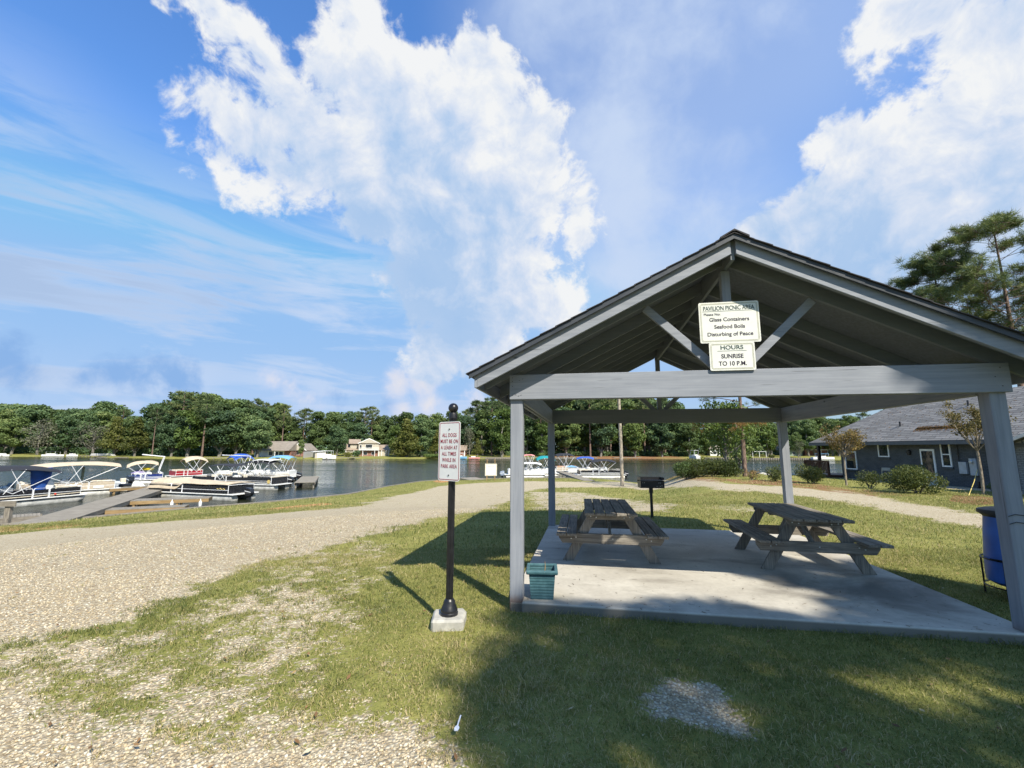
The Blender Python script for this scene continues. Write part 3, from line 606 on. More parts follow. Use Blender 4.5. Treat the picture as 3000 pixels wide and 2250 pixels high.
M_sp=flat('reflective sign face',(.72,.72,.70),.35,var=.04); M_red=flat('dark red paint',(.28,.012,.03),.45,var=.05)
plate(lambda m:rrect(m,-sw/2,-shh/2,sw/2,shh/2,.028,0,.003),'sign_plate',M_sp)
plate(lambda m:frame_line(m,-sw/2+.010,-shh/2+.010,sw/2-.010,shh/2-.010,.020,-.001,.001,.0065),'sign_border',M_red)
rr=R@Vector((1,0,0)); 
for k,s in enumerate(('ALL DOGS','MUST BE ON','A LEASH AT','ALL TIMES','WHILE IN','PARK AREA')):
    o_=R@Vector((0,-.050,0))+Vector((0,0,zc+.145-.0635*k)); text('lettering',s,.054,M_red,sg,o_,rr,(0,0,1),'CENTER',.74,.0004,lift=.0012,spacing=1.12)
for z in (.225,-.245): plate(lambda m:m.box((-.006,-.006,z-.006),(.006,.0,z+.006)),'bolt',M_black)
# ---------------------------------------------------------------- picnic tables
def picnic_table(label,u,v,rot):
    t_=thing('picnic_table',label,'picnic table',pv(u,v,0),RZ+rot,'picnic tables on the concrete pad')
    L=1.83; y0=-L/2
    for i in range(5):
        x=-.367+i*.149; e=random.uniform(-.012,.012)
        MB().box((x,y0+e,.685),(x+.136,-y0+e,.722)).build('top_board',OLD[1],t_,bev=.005)
    for s in (-1,1):
        for j in range(2):
            xa=s*.488+(s*.149 if j else 0); xa0,xa1=sorted((xa,xa+s*.136)); e=random.uniform(-.01,.01)
            MB().box((xa0,y0+e,.395),(xa1,-y0+e,.432)).build('seat_board',OLD[1],t_,bev=.005)
    for s in (-1,1):
        y=s*(L/2-.26); 
        MB().prism([(-.75,y-.019,.394),(.75,y-.019,.394),(.75,y-.019,.33),(.70,y-.019,.255),(-.70,y-.019,.255),(-.75,y-.019,.33)],(0,.038,0)).build('seat_support',OLD[0],t_,bev=.003)
        MB().prism([(-.35,y-.019,.684),(.35,y-.019,.684),(.35,y-.019,.64),(.31,y-.019,.596),(-.31,y-.019,.596),(-.35,y-.019,.64)],(0,.038,0)).build('top_support',OLD[0],t_,bev=.003)
        yy=y-s*.0395 if False else y+s*(-.0395)
        for q in (-1,1):
            MB().prism([(q*.16,yy-.019,.68),(q*.31,yy-.019,.68),(q*.70,yy-.019,0),(q*.54,yy-.019,0)],(0,.038,0)).build('leg',OLD[2],t_,bev=.004)
        MB().bar((0,yy-s*.02,.30),(0,s*.16,.66),.088,.038,up=(1,0,0)).build('brace',OLD[2],t_,bev=.003)
        for x,z in ((-.57,.32),(-.50,.34),(.57,.32),(.50,.34),(-.2,.63),(-.28,.64),(.2,.63),(.28,.64),(.03,.33)): MB().tube([(x,y+s*.019,z),(x,y+s*.026,z)],.009,6).build('bolt',M_alu,t_)
    MB().box((-.34,-.045,.647),(.34,.045,.684)).build('centre_cleat',OLD[0],t_)
    return t_
picnic_table('weathered timber picnic table nearer the planter, its end facing the camera',1.155,2.52,.015)
picnic_table('weathered timber picnic table on the right, beside the right rear post',3.90,2.50,-.03)
# ---------------------------------------------------------------- planter
def m_teal(t,p):
    P=t.coord('Object'); sp=t.new('ShaderNodeSeparateXYZ'); t.l.new(P,sp.inputs[0]); n=t.noise(P,14,5,.7)
    col=t.mix(t.mr(n,.35,.7),(.040,.100,.118),(.068,.148,.168)); col=t.mix(t.mr(t.noise(t.map(P,scale=(1,1,3)),26,3,.7),.70,.76,0,.8),col,(.45,.50,.48))
    t.put(p.inputs['Base Color'],col); p.inputs['Roughness'].default_value=.45
    wv=t.new('ShaderNodeTexWave',wave_type='BANDS',bands_direction='Z'); t.l.new(P,wv.inputs[0]); wv.inputs['Scale'].default_value=14; wv.inputs['Distortion'].default_value=.8; t.put(p.inputs['Normal'],t.bump(wv.outputs[0],.45,.006))
M_teal=mat('teal plastic',m_teal)
pl=thing('planter','square teal plastic planter with rippled sides beside the front left post','planter',pv(.328,.235,0),RZ+.10); pl.scale=(1.22,1.22,1.36)
def sq(m,r0,r1,z0,z1,ins=None): m.add([(-r0,-r0,z0),(r0,-r0,z0),(r0,r0,z0),(-r0,r0,z0),(-r1,-r1,z1),(r1,-r1,z1),(r1,r1,z1),(-r1,r1,z1)],((0,1,5,4),(1,2,6,5),(2,3,7,6),(3,0,4,7)))
m=MB(); sq(m,.100,.118,.0,.20); sq(m,.112,.095,.20,.03); m.add([(-.1,-.1,.001),(.1,-.1,.001),(.1,.1,.001),(-.1,.1,.001)],[(0,1,2,3)]); m.build('pot',M_teal,pl)
m=MB(); 
for a,b in (((-.142,-.142,.196),(.142,-.112,.226)),((-.142,.112,.196),(.142,.142,.226)),((-.142,-.112,.1965),(-.112,.112,.2255)),((.112,-.112,.1965),(.142,.112,.2255))): m.box(a,b)
m.build('rim',M_teal,pl,bev=.006)
M_soil=flat('potting soil',(.03,.022,.016),.95,bump=.8,sc=30)
m=MB(); m.box((-.104,-.104,.13),(.104,.104,.165)); m.build('soil',M_soil,pl)
m=MB(); m.tube([(.02,.02,.16),(.03,.015,.22),(.028,.01,.27)],[.006,.005,.002],6); m.build('dry_stem',TAN[2],pl)
# ---------------------------------------------------------------- grill
gp=onz(1905,1520,-.13); gr=thing('park_grill','black steel charcoal park grill on a single pedestal behind the pavilion','grill',(gp[0]+.05,gp[1],gz(gp[0],gp[1])),math.radians(-4))
zb=.76
m=MB(); m.tube([(0,0,-.05),(0,0,zb-.1)],.037,12); m.build('pedestal',M_black,gr,True)
m=MB(); m.tube([(0,0,zb-.14),(0,0,zb-.01)],.052,12); m.build('sleeve',M_black,gr,True)
W_,Dp,Hh=.295,.19,.26
m=MB(); m.box((-W_,-Dp,zb),(W_,Dp,zb+.006)); m.box((-W_,-Dp,zb+.006),(-W_+.006,Dp,zb+Hh)); m.box((W_-.006,-Dp,zb+.006),(W_,Dp,zb+Hh)); m.box((-W_+.006,Dp-.006,zb+.006),(W_-.006,Dp,zb+Hh)); m.box((-W_+.006,-Dp,zb+.006),(W_-.006,-Dp+.006,zb+.165)); m.build('firebox',M_black,gr)
m=MB()
for k in range(13): m.tube([(-W_+.03+k*.044,-Dp+.01,zb+.19),(-W_+.03+k*.044,Dp-.01,zb+.19)],.006,6)
m.tube([(-W_-.06,-Dp-.008,zb+.19),(W_+.06,-Dp-.008,zb+.19)],.008,6)
m.build('grate',flat('worn steel',(.10,.10,.10),.4,.5),gr)
for s in (-1,1):
    m=MB(); m.tube([(s*(W_+.04),-Dp-.008,zb+.19),(s*(W_+.085),-Dp-.008,zb+.19)],.014,8); m.build('handle',M_black,gr)
for x,z in ((-.24,.13),(-.20,.13),(.2,.13),(.16,.13),(.23,.06),(.11,.045),(.19,.05)): MB().tube([(x,-Dp-.003,zb+z),(x,-Dp+.003,zb+z)],.008,6).build('rivet',M_alu,gr)
# ---------------------------------------------------------------- blue drum
M_blue=flat('blue plastic drum',(.03,.12,.45),.4,var=.15,sc=4,spec=.5)
dr=thing('trash_drum','blue plastic trash drum with a black lid behind the front right post','trash drum',(6.02,5.42,-.16),0)
m=MB(); m.lathe([(.24,.21),(.300,.25),(.305,.30),(.298,.50),(.275,.80),(.255,1.0),(.25,1.03)],n=36); m.build('drum',M_blue,dr,True)
m=MB(); m.lathe([(.25,.98),(.258,.995),(.285,1.02),(.302,1.03),(.308,1.05),(.298,1.075),(.24,1.092),(.05,1.10)],n=36); m.build('lid',flat('black lid',(.03,.03,.03),.5),dr,True)
M_rod=M_black
for z in (.19,.50): MB().tube([(.325*math.cos(a),.325*math.sin(a),z) for a in np.linspace(0,2*math.pi,33)],.009,6).build('stand_ring',M_rod,dr)
for k in range(5):
    a=2*math.pi*k/5+2.2; MB().tube([(.325*math.cos(a),.325*math.sin(a),-.05),(.325*math.cos(a),.325*math.sin(a),.50)],.010,6).build('leg',M_rod,dr)
a=math.pi*1.05; MB().tube([(.325*math.cos(a),.325*math.sin(a),.50),(.42*math.cos(a),.42*math.sin(a),.53),(.42*math.cos(a+.25),.42*math.sin(a+.25),.53),(.325*math.cos(a+.25),.325*math.sin(a+.25),.50)],.008,6).build('handle',M_rod,dr)
# ---------------------------------------------------------------- plastic fork on the grass
fk=thing('plastic_fork','white plastic spork lying in the grass in the foreground','fork',(-.325,2.985,-.060),math.radians(-4))
M_pl=flat('white plastic',(.78,.79,.84),.35,var=.03)
m=MB(); m.add([(-.0045,.085,.004),(.0045,.085,.004),(.004,-.02,.006),(-.004,-.02,.006),(-.0045,.085,.001),(.0045,.085,.001),(.004,-.02,.003),(-.004,-.02,.003)],MB.BF); m.build('handle',M_pl,fk)
m=MB(); pts=[(-.004,-.02),(-.012,-.032),(-.0155,-.048),(-.013,-.064),(-.010,-.078),(-.0065,-.066),(-.003,-.080),(0,-.066),(.003,-.080),(.0065,-.066),(.010,-.078),(.013,-.064),(.0155,-.048),(.012,-.032),(.004,-.02)]
m.prism([(a,b,.003) for a,b in pts],(0,0,.002)); m.build('bowl',M_pl,fk)

R=np.random.default_rng(12); n=420; uu=R.random(n)*PW_; vv=R.random(n)**1.3*PD; xx=X0+uu*math.cos(TH)+vv*math.sin(TH); yy=Y0-uu*math.sin(TH)+vv*math.cos(TH)
a=R.random(n)*6.283; L=.006+.03*R.random(n)**3; W=.002+.003*R.random(n); P0=np.stack([xx,yy,np.full(n,.0035)],1); dx=np.stack([np.cos(a),np.sin(a),.05*R.random(n)],1); dy=np.stack([-np.sin(a),np.cos(a),0*a],1)
me=npmesh('leaf_litter',np.stack([P0-dx*L[:,None]-dy*W[:,None],P0+dx*L[:,None]-dy*W[:,None],P0+dx*L[:,None]+dy*W[:,None],P0-dx*L[:,None]+dy*W[:,None]],1).reshape(-1,3),np.arange(n*4).reshape(-1,4))
tag(link('leaf_litter',me,flat('dry litter',(.10,.065,.035),.9,var=.5,sc=3)),'scattered pine needles and bits of leaf on the concrete pad','leaf litter',kind='stuff')
# ---------------------------------------------------------------- foliage
def leafmat(name,stops,trans=.25,rough=.6,tcol=(.25,.32,.03)):
    def f(t,p):
        c=t.attr('tint'); r=t.new('ShaderNodeObjectInfo').outputs['Random']
        v=t.math('ADD',t.math('MULTIPLY',c,.75),t.math('MULTIPLY_ADD',r,.5,-.12),clamp=True)
        col=t.ramp(v,stops); t.put(p.inputs['Base Color'],col); p.inputs['Roughness'].default_value=rough; p.inputs['Specular IOR Level'].default_value=.25
        tr=t.new('ShaderNodeBsdfTranslucent'); t.put(tr.inputs[0],t.mix(.5,col,tcol))
        m=t.new('ShaderNodeMixShader'); m.inputs[0].default_value=trans; t.l.new(p.outputs[0],m.inputs[1]); t.l.new(tr.outputs[0],m.inputs[2]); t.l.new(m.outputs[0],t.out.inputs[0])
    return mat(name,f)
L_dark=leafmat('leaves dark',[(0,(0.041,0.071,0.042)),(.4,(0.077,0.131,0.059)),(.75,(0.138,0.203,0.083)),(1,(0.223,0.289,0.118))])
L_mid=leafmat('leaves mid',[(0,(0.044,0.072,0.028)),(.4,(0.090,0.134,0.048)),(.75,(0.149,0.207,0.066)),(1,(0.239,0.276,0.105))])
L_bright=leafmat('leaves bright',[(0,(0.040,0.071,0.018)),(.4,(0.079,0.126,0.033)),(.75,(0.123,0.176,0.045)),(1,(0.185,0.227,0.075))])
L_yel=leafmat('leaves yellow green',[(0,(0.051,0.064,0.018)),(.4,(0.111,0.123,0.030)),(.75,(0.170,0.170,0.045)),(1,(0.246,0.221,0.075))])
L_pine=leafmat('pine needles',[(0,(0.045,0.074,0.036)),(.4,(0.091,0.132,0.053)),(.75,(0.157,0.189,0.074)),(1,(0.263,0.279,0.099))],.15)
L_dry=leafmat('brown needles',[(0,(.12,.06,.02)),(.5,(.26,.15,.05)),(1,(.40,.26,.10))],.2,tcol=(.35,.2,.05))
L_myrtle=leafmat('myrtle leaves',[(0,(.06,.06,.02)),(.4,(.14,.12,.04)),(.7,(.24,.17,.06)),(1,(.36,.22,.09))],.2,tcol=(.35,.25,.05))
L_grey=leafmat('greyish leaves',[(0,(.05,.055,.04)),(.5,(.11,.115,.075)),(1,(.20,.20,.14))],.15)
def barkm(name,a,b,sc=6):
    def f(t,p):
        P=t.coord('Object'); n=t.noise(t.map(P,scale=(sc,sc,sc*.35)),1,6,.7,dist=.5); vo=t.new('ShaderNodeTexVoronoi'); t.l.new(t.map(P,scale=(sc,sc,sc*.4)),vo.inputs['Vector']); vo.inputs['Scale'].default_value=1.2
        col=t.mix(t.mr(n,.3,.7),a,b); col=t.mix(t.mr(vo.outputs['Distance'],.5,.8,0,.6),col,tuple(q*.35 for q in a)); t.put(p.inputs['Base Color'],col); p.inputs['Roughness'].default_value=.95; t.put(p.inputs['Normal'],t.bump(n,.8,.03))
    return mat(name,f)
B_grey=barkm('grey bark',(.13,.12,.105),(.28,.26,.235)); B_pine=barkm('pine bark',(.11,.075,.06),(.27,.19,.155),7); B_pale=barkm('pale bark',(.35,.31,.25),(.52,.46,.38),14)
def leaves(name,Pt,size,m,parent,norm=None,aspect=.6,seed=1,tint=None,soft=.5):
    R=np.random.default_rng(seed); n=len(Pt); size=np.broadcast_to(size,(n,))*(.6+.8*R.random(n))
    a=R.normal(size=(n,3)); 
    if norm is not None: a=norm*1.1+a*soft
    a/=np.linalg.norm(a,axis=1,keepdims=True)+1e-9
    b=np.cross(a,R.normal(size=(n,3))); b/=np.linalg.norm(b,axis=1,keepdims=True)+1e-9; c=np.cross(a,b)
    s=size[:,None]; V=np.stack([Pt-b*s*.5,Pt+c*s*aspect*.5+a*s*.08,Pt+b*s*.5,Pt-c*s*aspect*.5-a*s*.05],1).reshape(-1,3)
    me=npmesh(name,V,np.arange(n*4).reshape(-1,4)); ti=R.random(n)*.8 if tint is None else tint
    fattr(me,'tint',np.repeat(np.clip(ti,0,1),4)); return link(name,me,m,parent)
def lobe_points(R,lobes,per,fill=.35):
    P=[];N=[];T=[]
    for (cx,cy,cz,rx,ry,rz) in lobes:
        n=int(per*(rx*ry*rz)**(.55)); d=R.normal(size=(n,3)); d/=np.linalg.norm(d,axis=1,keepdims=True)
        r=(fill+(1-fill)*R.random(n)**.45); r*=1+.18*np.sin(d[:,0]*5+cx)*np.sin(d[:,1]*6+cy)*np.sin(d[:,2]*5+cz)
        q=d*r[:,None]*np.array([rx,ry,rz]); P.append(q+np.array([cx,cy,cz])); N.append(d); T.append(np.full(n,R.random()*.35)+R.random(n)*.5+.12*d[:,2])
    return np.concatenate(P),np.concatenate(N),np.concatenate(T)
def limb(mb,a,b,r0,r1,R,bend=.12,n=5,seg=6):
    a=np.array(a,float);b=np.array(b,float);L=np.linalg.norm(b-a); off=R.normal(size=3)*bend*L; pts=[]
    for i in range(seg+1):
        q=i/seg; pts.append(tuple(a*(1-q)+b*q+off*math.sin(q*math.pi)))
    mb.tube(pts,[r0*(1-i/seg)+r1*i/seg for i in range(seg+1)],n); return pts
def broadleaf(name,seed,H,CR,m,label=None,cat='tree',base=.28,nl=22,per=60,size=.6,bark=None,tr=.028,shape='round',group=None,loc=(0,0,0),zrot=0,bare=0):
    R=np.random.default_rng(seed); t_=thing(name,label,cat,loc,zrot,group); lobes=[]
    zc=H*(base+(1-base)*.52); hz_=H*(1-base)*.5
    for k in range(nl):
        th=R.random()*6.283; q=R.random()**.5
        zz=R.uniform(-1,1)
        if shape=='cone': w_=max(.12,(1-zz)*.5)
        elif shape=='oval': w_=math.sqrt(max(0,1-zz*zz*.8))
        else: w_=math.sqrt(max(0,1-zz*zz*.85))*(1.0 if zz>-.3 else .9)
        s=CR*R.uniform(.24,.42)*(1.0 if shape!='cone' else .5+w_*.7)
        lobes.append((math.cos(th)*CR*.72*q*w_,math.sin(th)*CR*.72*q*w_,zc+zz*hz_*.82,s,s,s*R.uniform(.55,.85)))
    tb=MB(); r=H*tr; top=(R.normal()*CR*.08,R.normal()*CR*.08,H*.80)
    tp=limb(tb,(0,0,-.4),top,r,r*.22,R,.03,8,8)
    for lb in sorted(lobes,key=lambda a:a[2])[:14 if not bare else nl]:
        i=min(6,max(1,int((lb[2]/H)*8*.75))); limb(tb,tp[i],lb[:3],r*.38*(1-i/9),r*.07,R,.12,5,4)
    tb.build('trunk',bark or B_grey,t_,True)
    Pt,Nn,Ti=lobe_points(R,lobes,per); 
    if bare: k=R.random(len(Pt))>bare; Pt,Nn,Ti=Pt[k],Nn[k],Ti[k]
    leaves('crown',Pt,size,m,t_,Nn,seed=seed,tint=Ti,soft=.8); return t_
def pine(name,seed,H,crown,CR,label=None,group=None,loc=(0,0,0),tr=.017,nb=22,tufts=9,needles=22,nl_=.55,size_w=.03,m=None,lean=(0,0),fine=False,dry=0,limbs=None):
    R=np.random.default_rng(seed); t_=thing(name,label,'pine tree',loc,0,group); m=m or L_pine
    tb=MB(); r=H*tr; top=(lean[0]+R.normal()*.02*H*0,lean[1],H*.985)
    tp=limb(tb,(0,0,-.4),top,r,r*.14,R,.004,10,12); tp=np.array(tp)
    C_=[];
    for k in range(nb):
        q=crown+(1-crown)*((k+.5)/nb)**.9; z=q*H*.97; bp=np.array([np.interp(z,tp[:,2],tp[:,j]) for j in range(3)])
        th=k*2.4+R.normal()*.5; w_=math.sqrt(max(.03,1-(((q-crown)/(1-crown)-.42)/.60)**2))*R.uniform(.65,1.1)
        Lb=CR*max(.22,w_); e=bp+np.array([math.cos(th)*Lb,math.sin(th)*Lb,Lb*R.uniform(.05,.40)])
        pts=limb(tb,bp,e,r*.30*(1.15-q),r*.05,R,.10,5,5); pts=np.array(pts)
        for j in range(tufts):
            f=R.uniform(.35,1.0)**.7; i=f*5; i0=min(4,int(i)); c0=pts[i0]*(1-(i-i0))+pts[i0+1]*(i-i0)
            c1=c0+np.array([*(R.normal(size=2)*.17*Lb*(1.1-.5*f)),R.uniform(.02,.20)*Lb])
            if fine: limb(tb,c0,c1,r*.05,r*.02,R,.1,4,2)
            C_.append(c1)
    C_.append(np.array(top)); tb.build('trunk',B_pine,t_,True)
    C_=np.array(C_); n=len(C_)*needles; cen=np.repeat(C_,needles,0); d=R.normal(size=(n,3)); d[:,2]=d[:,2]*.65+.38; d/=np.linalg.norm(d,axis=1,keepdims=True)
    sp=R.uniform(.5,1.15,len(C_)); L=np.repeat(sp,needles)*nl_*(.7+.6*R.random(n)); side=np.cross(d,R.normal(size=(n,3))); side/=np.linalg.norm(side,axis=1,keepdims=True)
    st=cen+d*(L*.10)[:,None]+R.normal(size=(n,3))*nl_*.20; tip=st+d*L[:,None]; wv=side*(size_w/2)
    V=np.stack([st-wv,st+wv,tip],1).reshape(-1,3); me=npmesh('crown',V,np.arange(n*3).reshape(-1,3))
    fattr(me,'tint',np.repeat(np.clip(np.repeat(R.random(len(C_))*.5,needles)+R.random(n)*.35+.15*d[:,2],0,1),3)); link('crown',me,m,t_)
    return t_
# ---------------------------------------------------------------- trees along the far shore
def farpos(px,dep):                       # dep: metres behind the far waterline in that direction
    d=ray(px,1345); d=d/d[1]; y=150
    while poly_sd(LAKE,np.array([d[0]*y]),np.array([float(y)]))[0]<0: y+=.5
    y+=dep; return d[0]*y,y
G1='trees along the far shore'
PR={}
PR['oakd']=[broadleaf('oak_tree',s,20,7.5,L_dark,base=.16,nl=34,per=62,size=.85) for s in (11,12,13)]
PR['oakm']=[broadleaf('oak_tree',s,19,6.5,L_mid,base=.14,nl=32,per=62,size=.80,shape='oval') for s in (21,22,23)]
PR['gumb']=[broadleaf('sweetgum_tree',s,17,5.0,L_bright,base=.12,nl=30,per=60,size=.75,shape='oval') for s in (31,32)]
PR['cypr']=[broadleaf('cypress_tree',s,15,6.0,L_yel,base=.10,nl=34,per=44,size=.70,shape='cone') for s in (41,42)]
PR['pine']=[pine('pine_tree',s,24,.55,4.3,nb=20,tufts=8,needles=16,nl_=1.0,size_w=.20) for s in (51,52,53)]
PR['grey']=[broadleaf('bald_tree',s,13,5.5,L_grey,base=.12,nl=26,per=30,size=.5,bark=B_grey,bare=.30) for s in (61,)]
LB={'oakd':'dark green broad-crowned tree in the woods along the far shore','oakm':'mid green oval-crowned tree in the woods along the far shore','gumb':'bright green narrow tree in the woods along the far shore',
 'cypr':'yellow green cone-shaped cypress by the far waterline','pine':'tall slender pine rising above the woods on the far shore','grey':'nearly leafless pale grey tree by the far waterline'}
HB_={'oakd':20,'oakm':19,'gumb':17,'cypr':15,'pine':24,'grey':13}
used={}
FT=[]
def put_tree(kind,px,dep,ytop,wsc=1.0,rot=None,label=None):
    x,y=farpos(px,dep); z=gz(x,y); zt=ony(px,ytop,y)[2]; H=(zt-z)*(1.0 if kind=='pine' else 1.05); L=PR[kind]; i=used.get(kind,0); used[kind]=i+1
    src=L[i%len(L)]; o=src if i<len(L) else copy_tree(src)
    k=H/HB_[kind]; o.location=(x,y,z); o.scale=(k*wsc,k*wsc,k); o.rotation_euler=(0,0,random.uniform(0,6.28) if rot is None else rot)
    o['label']=label or LB[kind]
    if not label: FT.append((kind,'back' if dep>33 else 'middle' if dep>17 else 'front',px,o))
    if label: 
        if 'group' in o: del o['group']
    else: o['group']={'oakd':'dark broad trees on the far shore','oakm':'mid green trees on the far shore','gumb':'bright green trees on the far shore','cypr':'cypresses on the far shore','pine':'pines on the far shore','grey':'grey trees on the far shore'}[kind]
    return o
TOP=[(-500,1190),(-200,1185),(0,1186),(60,1180),(130,1203),(200,1196),(288,1182),(340,1197),(380,1216),(440,1208),(470,1180),(522,1151),(600,1152),(650,1172),(700,1172),(738,1169),(790,1190),(825,1188),(858,1240),(885,1200),(925,1202),(985,1210),(1047,1195),(1084,1194),(1120,1222),(1180,1210),(1240,1210),(1291,1212),(1350,1206),(1393,1176),(1440,1166),(1480,1182),(1600,1160),(1700,1165),(1800,1150),(1900,1160),(1975,1178),(2010,1220),(2100,1225),(2250,1210),(2380,1215),(2450,1225),(2560,1190),(2800,1180),(3000,1170),(3300,1170)]
tx=[a for a,b in TOP];ty=[b for a,b in TOP]
rt=random.Random(5)
# back rows make the skyline, then front rows
px=-260
while px<3200:
    yt=np.interp(px,tx,ty)+rt.uniform(-2,9); k=rt.choice(['oakd','oakd','oakm','pine','oakm']); put_tree(k,px,rt.uniform(38,60),yt,rt.uniform(1.0,1.25)); px+=rt.uniform(36,50)*(1.6 if px>2500 else 1)
px=-240
while px<3100:
    if 2020<px<2420: yt=np.interp(px,tx,ty)+rt.uniform(20,45)
    else: yt=np.interp(px,tx,ty)+rt.uniform(12,40)
    if not(730<px<1140): put_tree(rt.choice(['oakd','oakm','oakm','gumb','oakd']),px,rt.uniform(20,30),yt,rt.uniform(.95,1.2))
    else: put_tree(rt.choice(['oakd','oakm','gumb']),px,rt.uniform(36,46),yt+8,1.0)
    px+=rt.uniform(52,72)*(1.8 if px>2500 else 1)
# named individuals
for k,px,dep,yt,ws,lab in [
 ('grey',106,8,1228,1.1,'grey thinly leaved tree at the waterline near the left edge'),('grey',270,7,1240,1.25,'bare-branched grey tree just right of the moored white boat on the far shore'),
 ('cypr',330,8,1222,1.0,'yellow green tree beside the bare grey tree on the far shore'),('cypr',392,9,1226,1.1,'yellow green cypress with wide low boughs over the white canoe'),
 ('pine',444,9,1193,.8,'lone slender pine with a small tuft crown on the far shore'),('gumb',548,8,1195,1.2,'brightest green tree on the far shore, in front of the tallest oaks'),
 ('pine',590,7,1158,1.0,None),('pine',520,16,1148,1.3,None),('oakd',500,14,1210,.9,None),('oakd',640,10,1205,1.2,None),('oakm',690,12,1215,1.1,None),('oakd',745,14,1225,1.1,'dark oak overhanging the low ranch house on the far shore'),('oakm',30,12,1225,1.1,None),('oakd',190,14,1222,1.1,None),('oakm',10,20,1205,1.1,None),
 ('pine',738,34,1167,1.1,None),('pine',822,26,1186,1.0,None),('pine',884,48,1198,1.2,None),('pine',950,60,1210,.7,None),('pine',1084,50,1192,1.2,None),('oakd',752,5,1232,1.1,'dark oak leaning over the left end of the ranch house'),('oakm',880,9,1290,.6,'small tree between the ranch house and the gabled house'),('oakd',985,14,1255,1.15,'rounded dark tree left of the two storey house'),
 ('oakm',845,30,1275,.8,None),('cypr',1190,7,1228,1.25,None),('oakd',1235,8,1228,1.0,None),('gumb',1160,12,1245,1.1,None),('cypr',1282,8,1260,1.0,None),('cypr',1398,9,1286,.9,'small olive conical tree to the right of the leash sign on the far shore'),
 ('gumb',1470,10,1225,1.1,None),('pine',1440,26,1165,1.25,None),('pine',1395,30,1172,1.2,None),('grey',1375,20,1250,.6,None),('gumb',1590,12,1240,1.0,None),('pine',1585,14,1165,.9,None),('gumb',1860,10,1232,1.1,None),('oakd',1760,13,1215,1.0,None),('pine',1730,12,1150,.9,None),('pine',1790,20,1145,.9,None),('oakd',1940,10,1236,1.0,None),
 ('oakm',1660,16,1220,1.1,None),('pine',1890,22,1150,1.0,None),('pine',1950,18,1165,1.0,None),('oakm',2020,12,1245,1.0,None),('gumb',2250,18,1240,1.2,None),('oakd',2370,24,1232,1.0,None),('oakm',2340,12,1268,.8,None),('oakm',2440,26,1235,1.0,None),('grey',2345,8,1290,.7,'small spreading grey tree across the lake, right of the rear right post')]:
    put_tree(k,px,dep,yt,ws,label=lab)
ZN=[(-400,'beyond the left edge boats'),(120,'behind the tan canopy boat'),(250,'between the two bare grey trees'),(345,'behind the navy pontoon boat'),(470,'around the brightest green tree'),(620,'left of the ranch house'),(740,'above the ranch house'),(850,'above the gabled house'),(915,'above the boathouse'),(990,'above the two storey house'),(1130,'right of the two storey house'),(1215,'just left of the leash sign'),(1290,'behind the leash sign'),(1350,'just right of the leash sign'),(1490,'behind the front left post'),(1540,'between the left posts'),(1635,'right of the rear left post'),(1740,'left of the utility pole'),(1825,'right of the utility pole'),(1900,'above the park grill'),(1985,'above the hedge'),(2100,'behind the small bank tree'),(2190,'right of the pine trunk'),(2290,'right of the rear right post'),(2400,'above the house porch'),(2520,'above the grey house roof'),(2750,'behind the large pines'),(9999,'')]
AD={'oakd':'dark broad','oakm':'mid green','gumb':'bright green','cypr':'yellow green','pine':'tall pine','grey':'bare grey'}
OR=['first','second','third','fourth','fifth','sixth','seventh','eighth','ninth','tenth']
bk={}
for kd,row,px,o in FT:
    zn=[z for (a,z),(b,_) in zip(ZN[:-1],ZN[1:]) if a<=px<b][0]; bk.setdefault((kd,row,zn),[]).append((px,o))
for (kd,row,zn),L in bk.items():
    L.sort(key=lambda a:a[0])
    for i,(px,o) in enumerate(L):
        o['label']=('only %s tree in the %s row %s'%(AD[kd],row,zn) if len(L)==1 else '%s from left of the %s %s row trees %s'%(OR[i],AD[kd],row,zn)).replace('pine tree ','pine ').replace('pine back row trees','back row pines').replace('pine middle row trees','middle row pines').replace('pine front row trees','front row pines')
# dense wood behind and scrub below, where single trees cannot be told apart
def band(name,label,pxs,dep0,dep1,z0f,z1f,n,size,m,seed):
    R=np.random.default_rng(seed); P=[]
    A=[(*farpos(px,0),px) for px in pxs]; fx=np.array([a[0] for a in A]);fy=np.array([a[1] for a in A])
    q=R.random(n)*(len(A)-1); i=q.astype(int); f=q-i; x=fx[i]*(1-f)+fx[i+1]*f; y=fy[i]*(1-f)+fy[i+1]*f
    dd=dep0+(dep1-dep0)*R.random(n); k=(y+dd)/y; x=x*k;y=y*k; z=height(x,y); wob=vnoise(x*.09,y*.04+5)+.4*vnoise(x*.4,y*.3); top=z1f*(.62+.35*wob)
    z=z+z0f+(top-z0f)*R.random(n)**.8
    o=leaves(name,np.stack([x,y,z],1),size,m,None,seed=seed,aspect=.8,tint=R.random(n)*.6); tag(o,label,'woodland',kind='stuff')
band('woodland','dense dark wood behind the single trees on the far shore',range(-400,3300,60),52,80,0,15,52000,1.5,L_dark,3)
band('undergrowth','low dark scrub between the tree trunks on the far shore',range(-400,3300,60),30,52,0,5,22000,1.1,L_dark,4)
band('undergrowth','low shaded bushes under the trees on the right of the far shore',range(1480,2060,40),16,26,0,2.4,7000,.8,L_dark,6)
band('undergrowth','low shaded bushes under the trees on the left of the far shore',range(-300,740,40),14,26,0,3.2,9000,.9,L_dark,7)
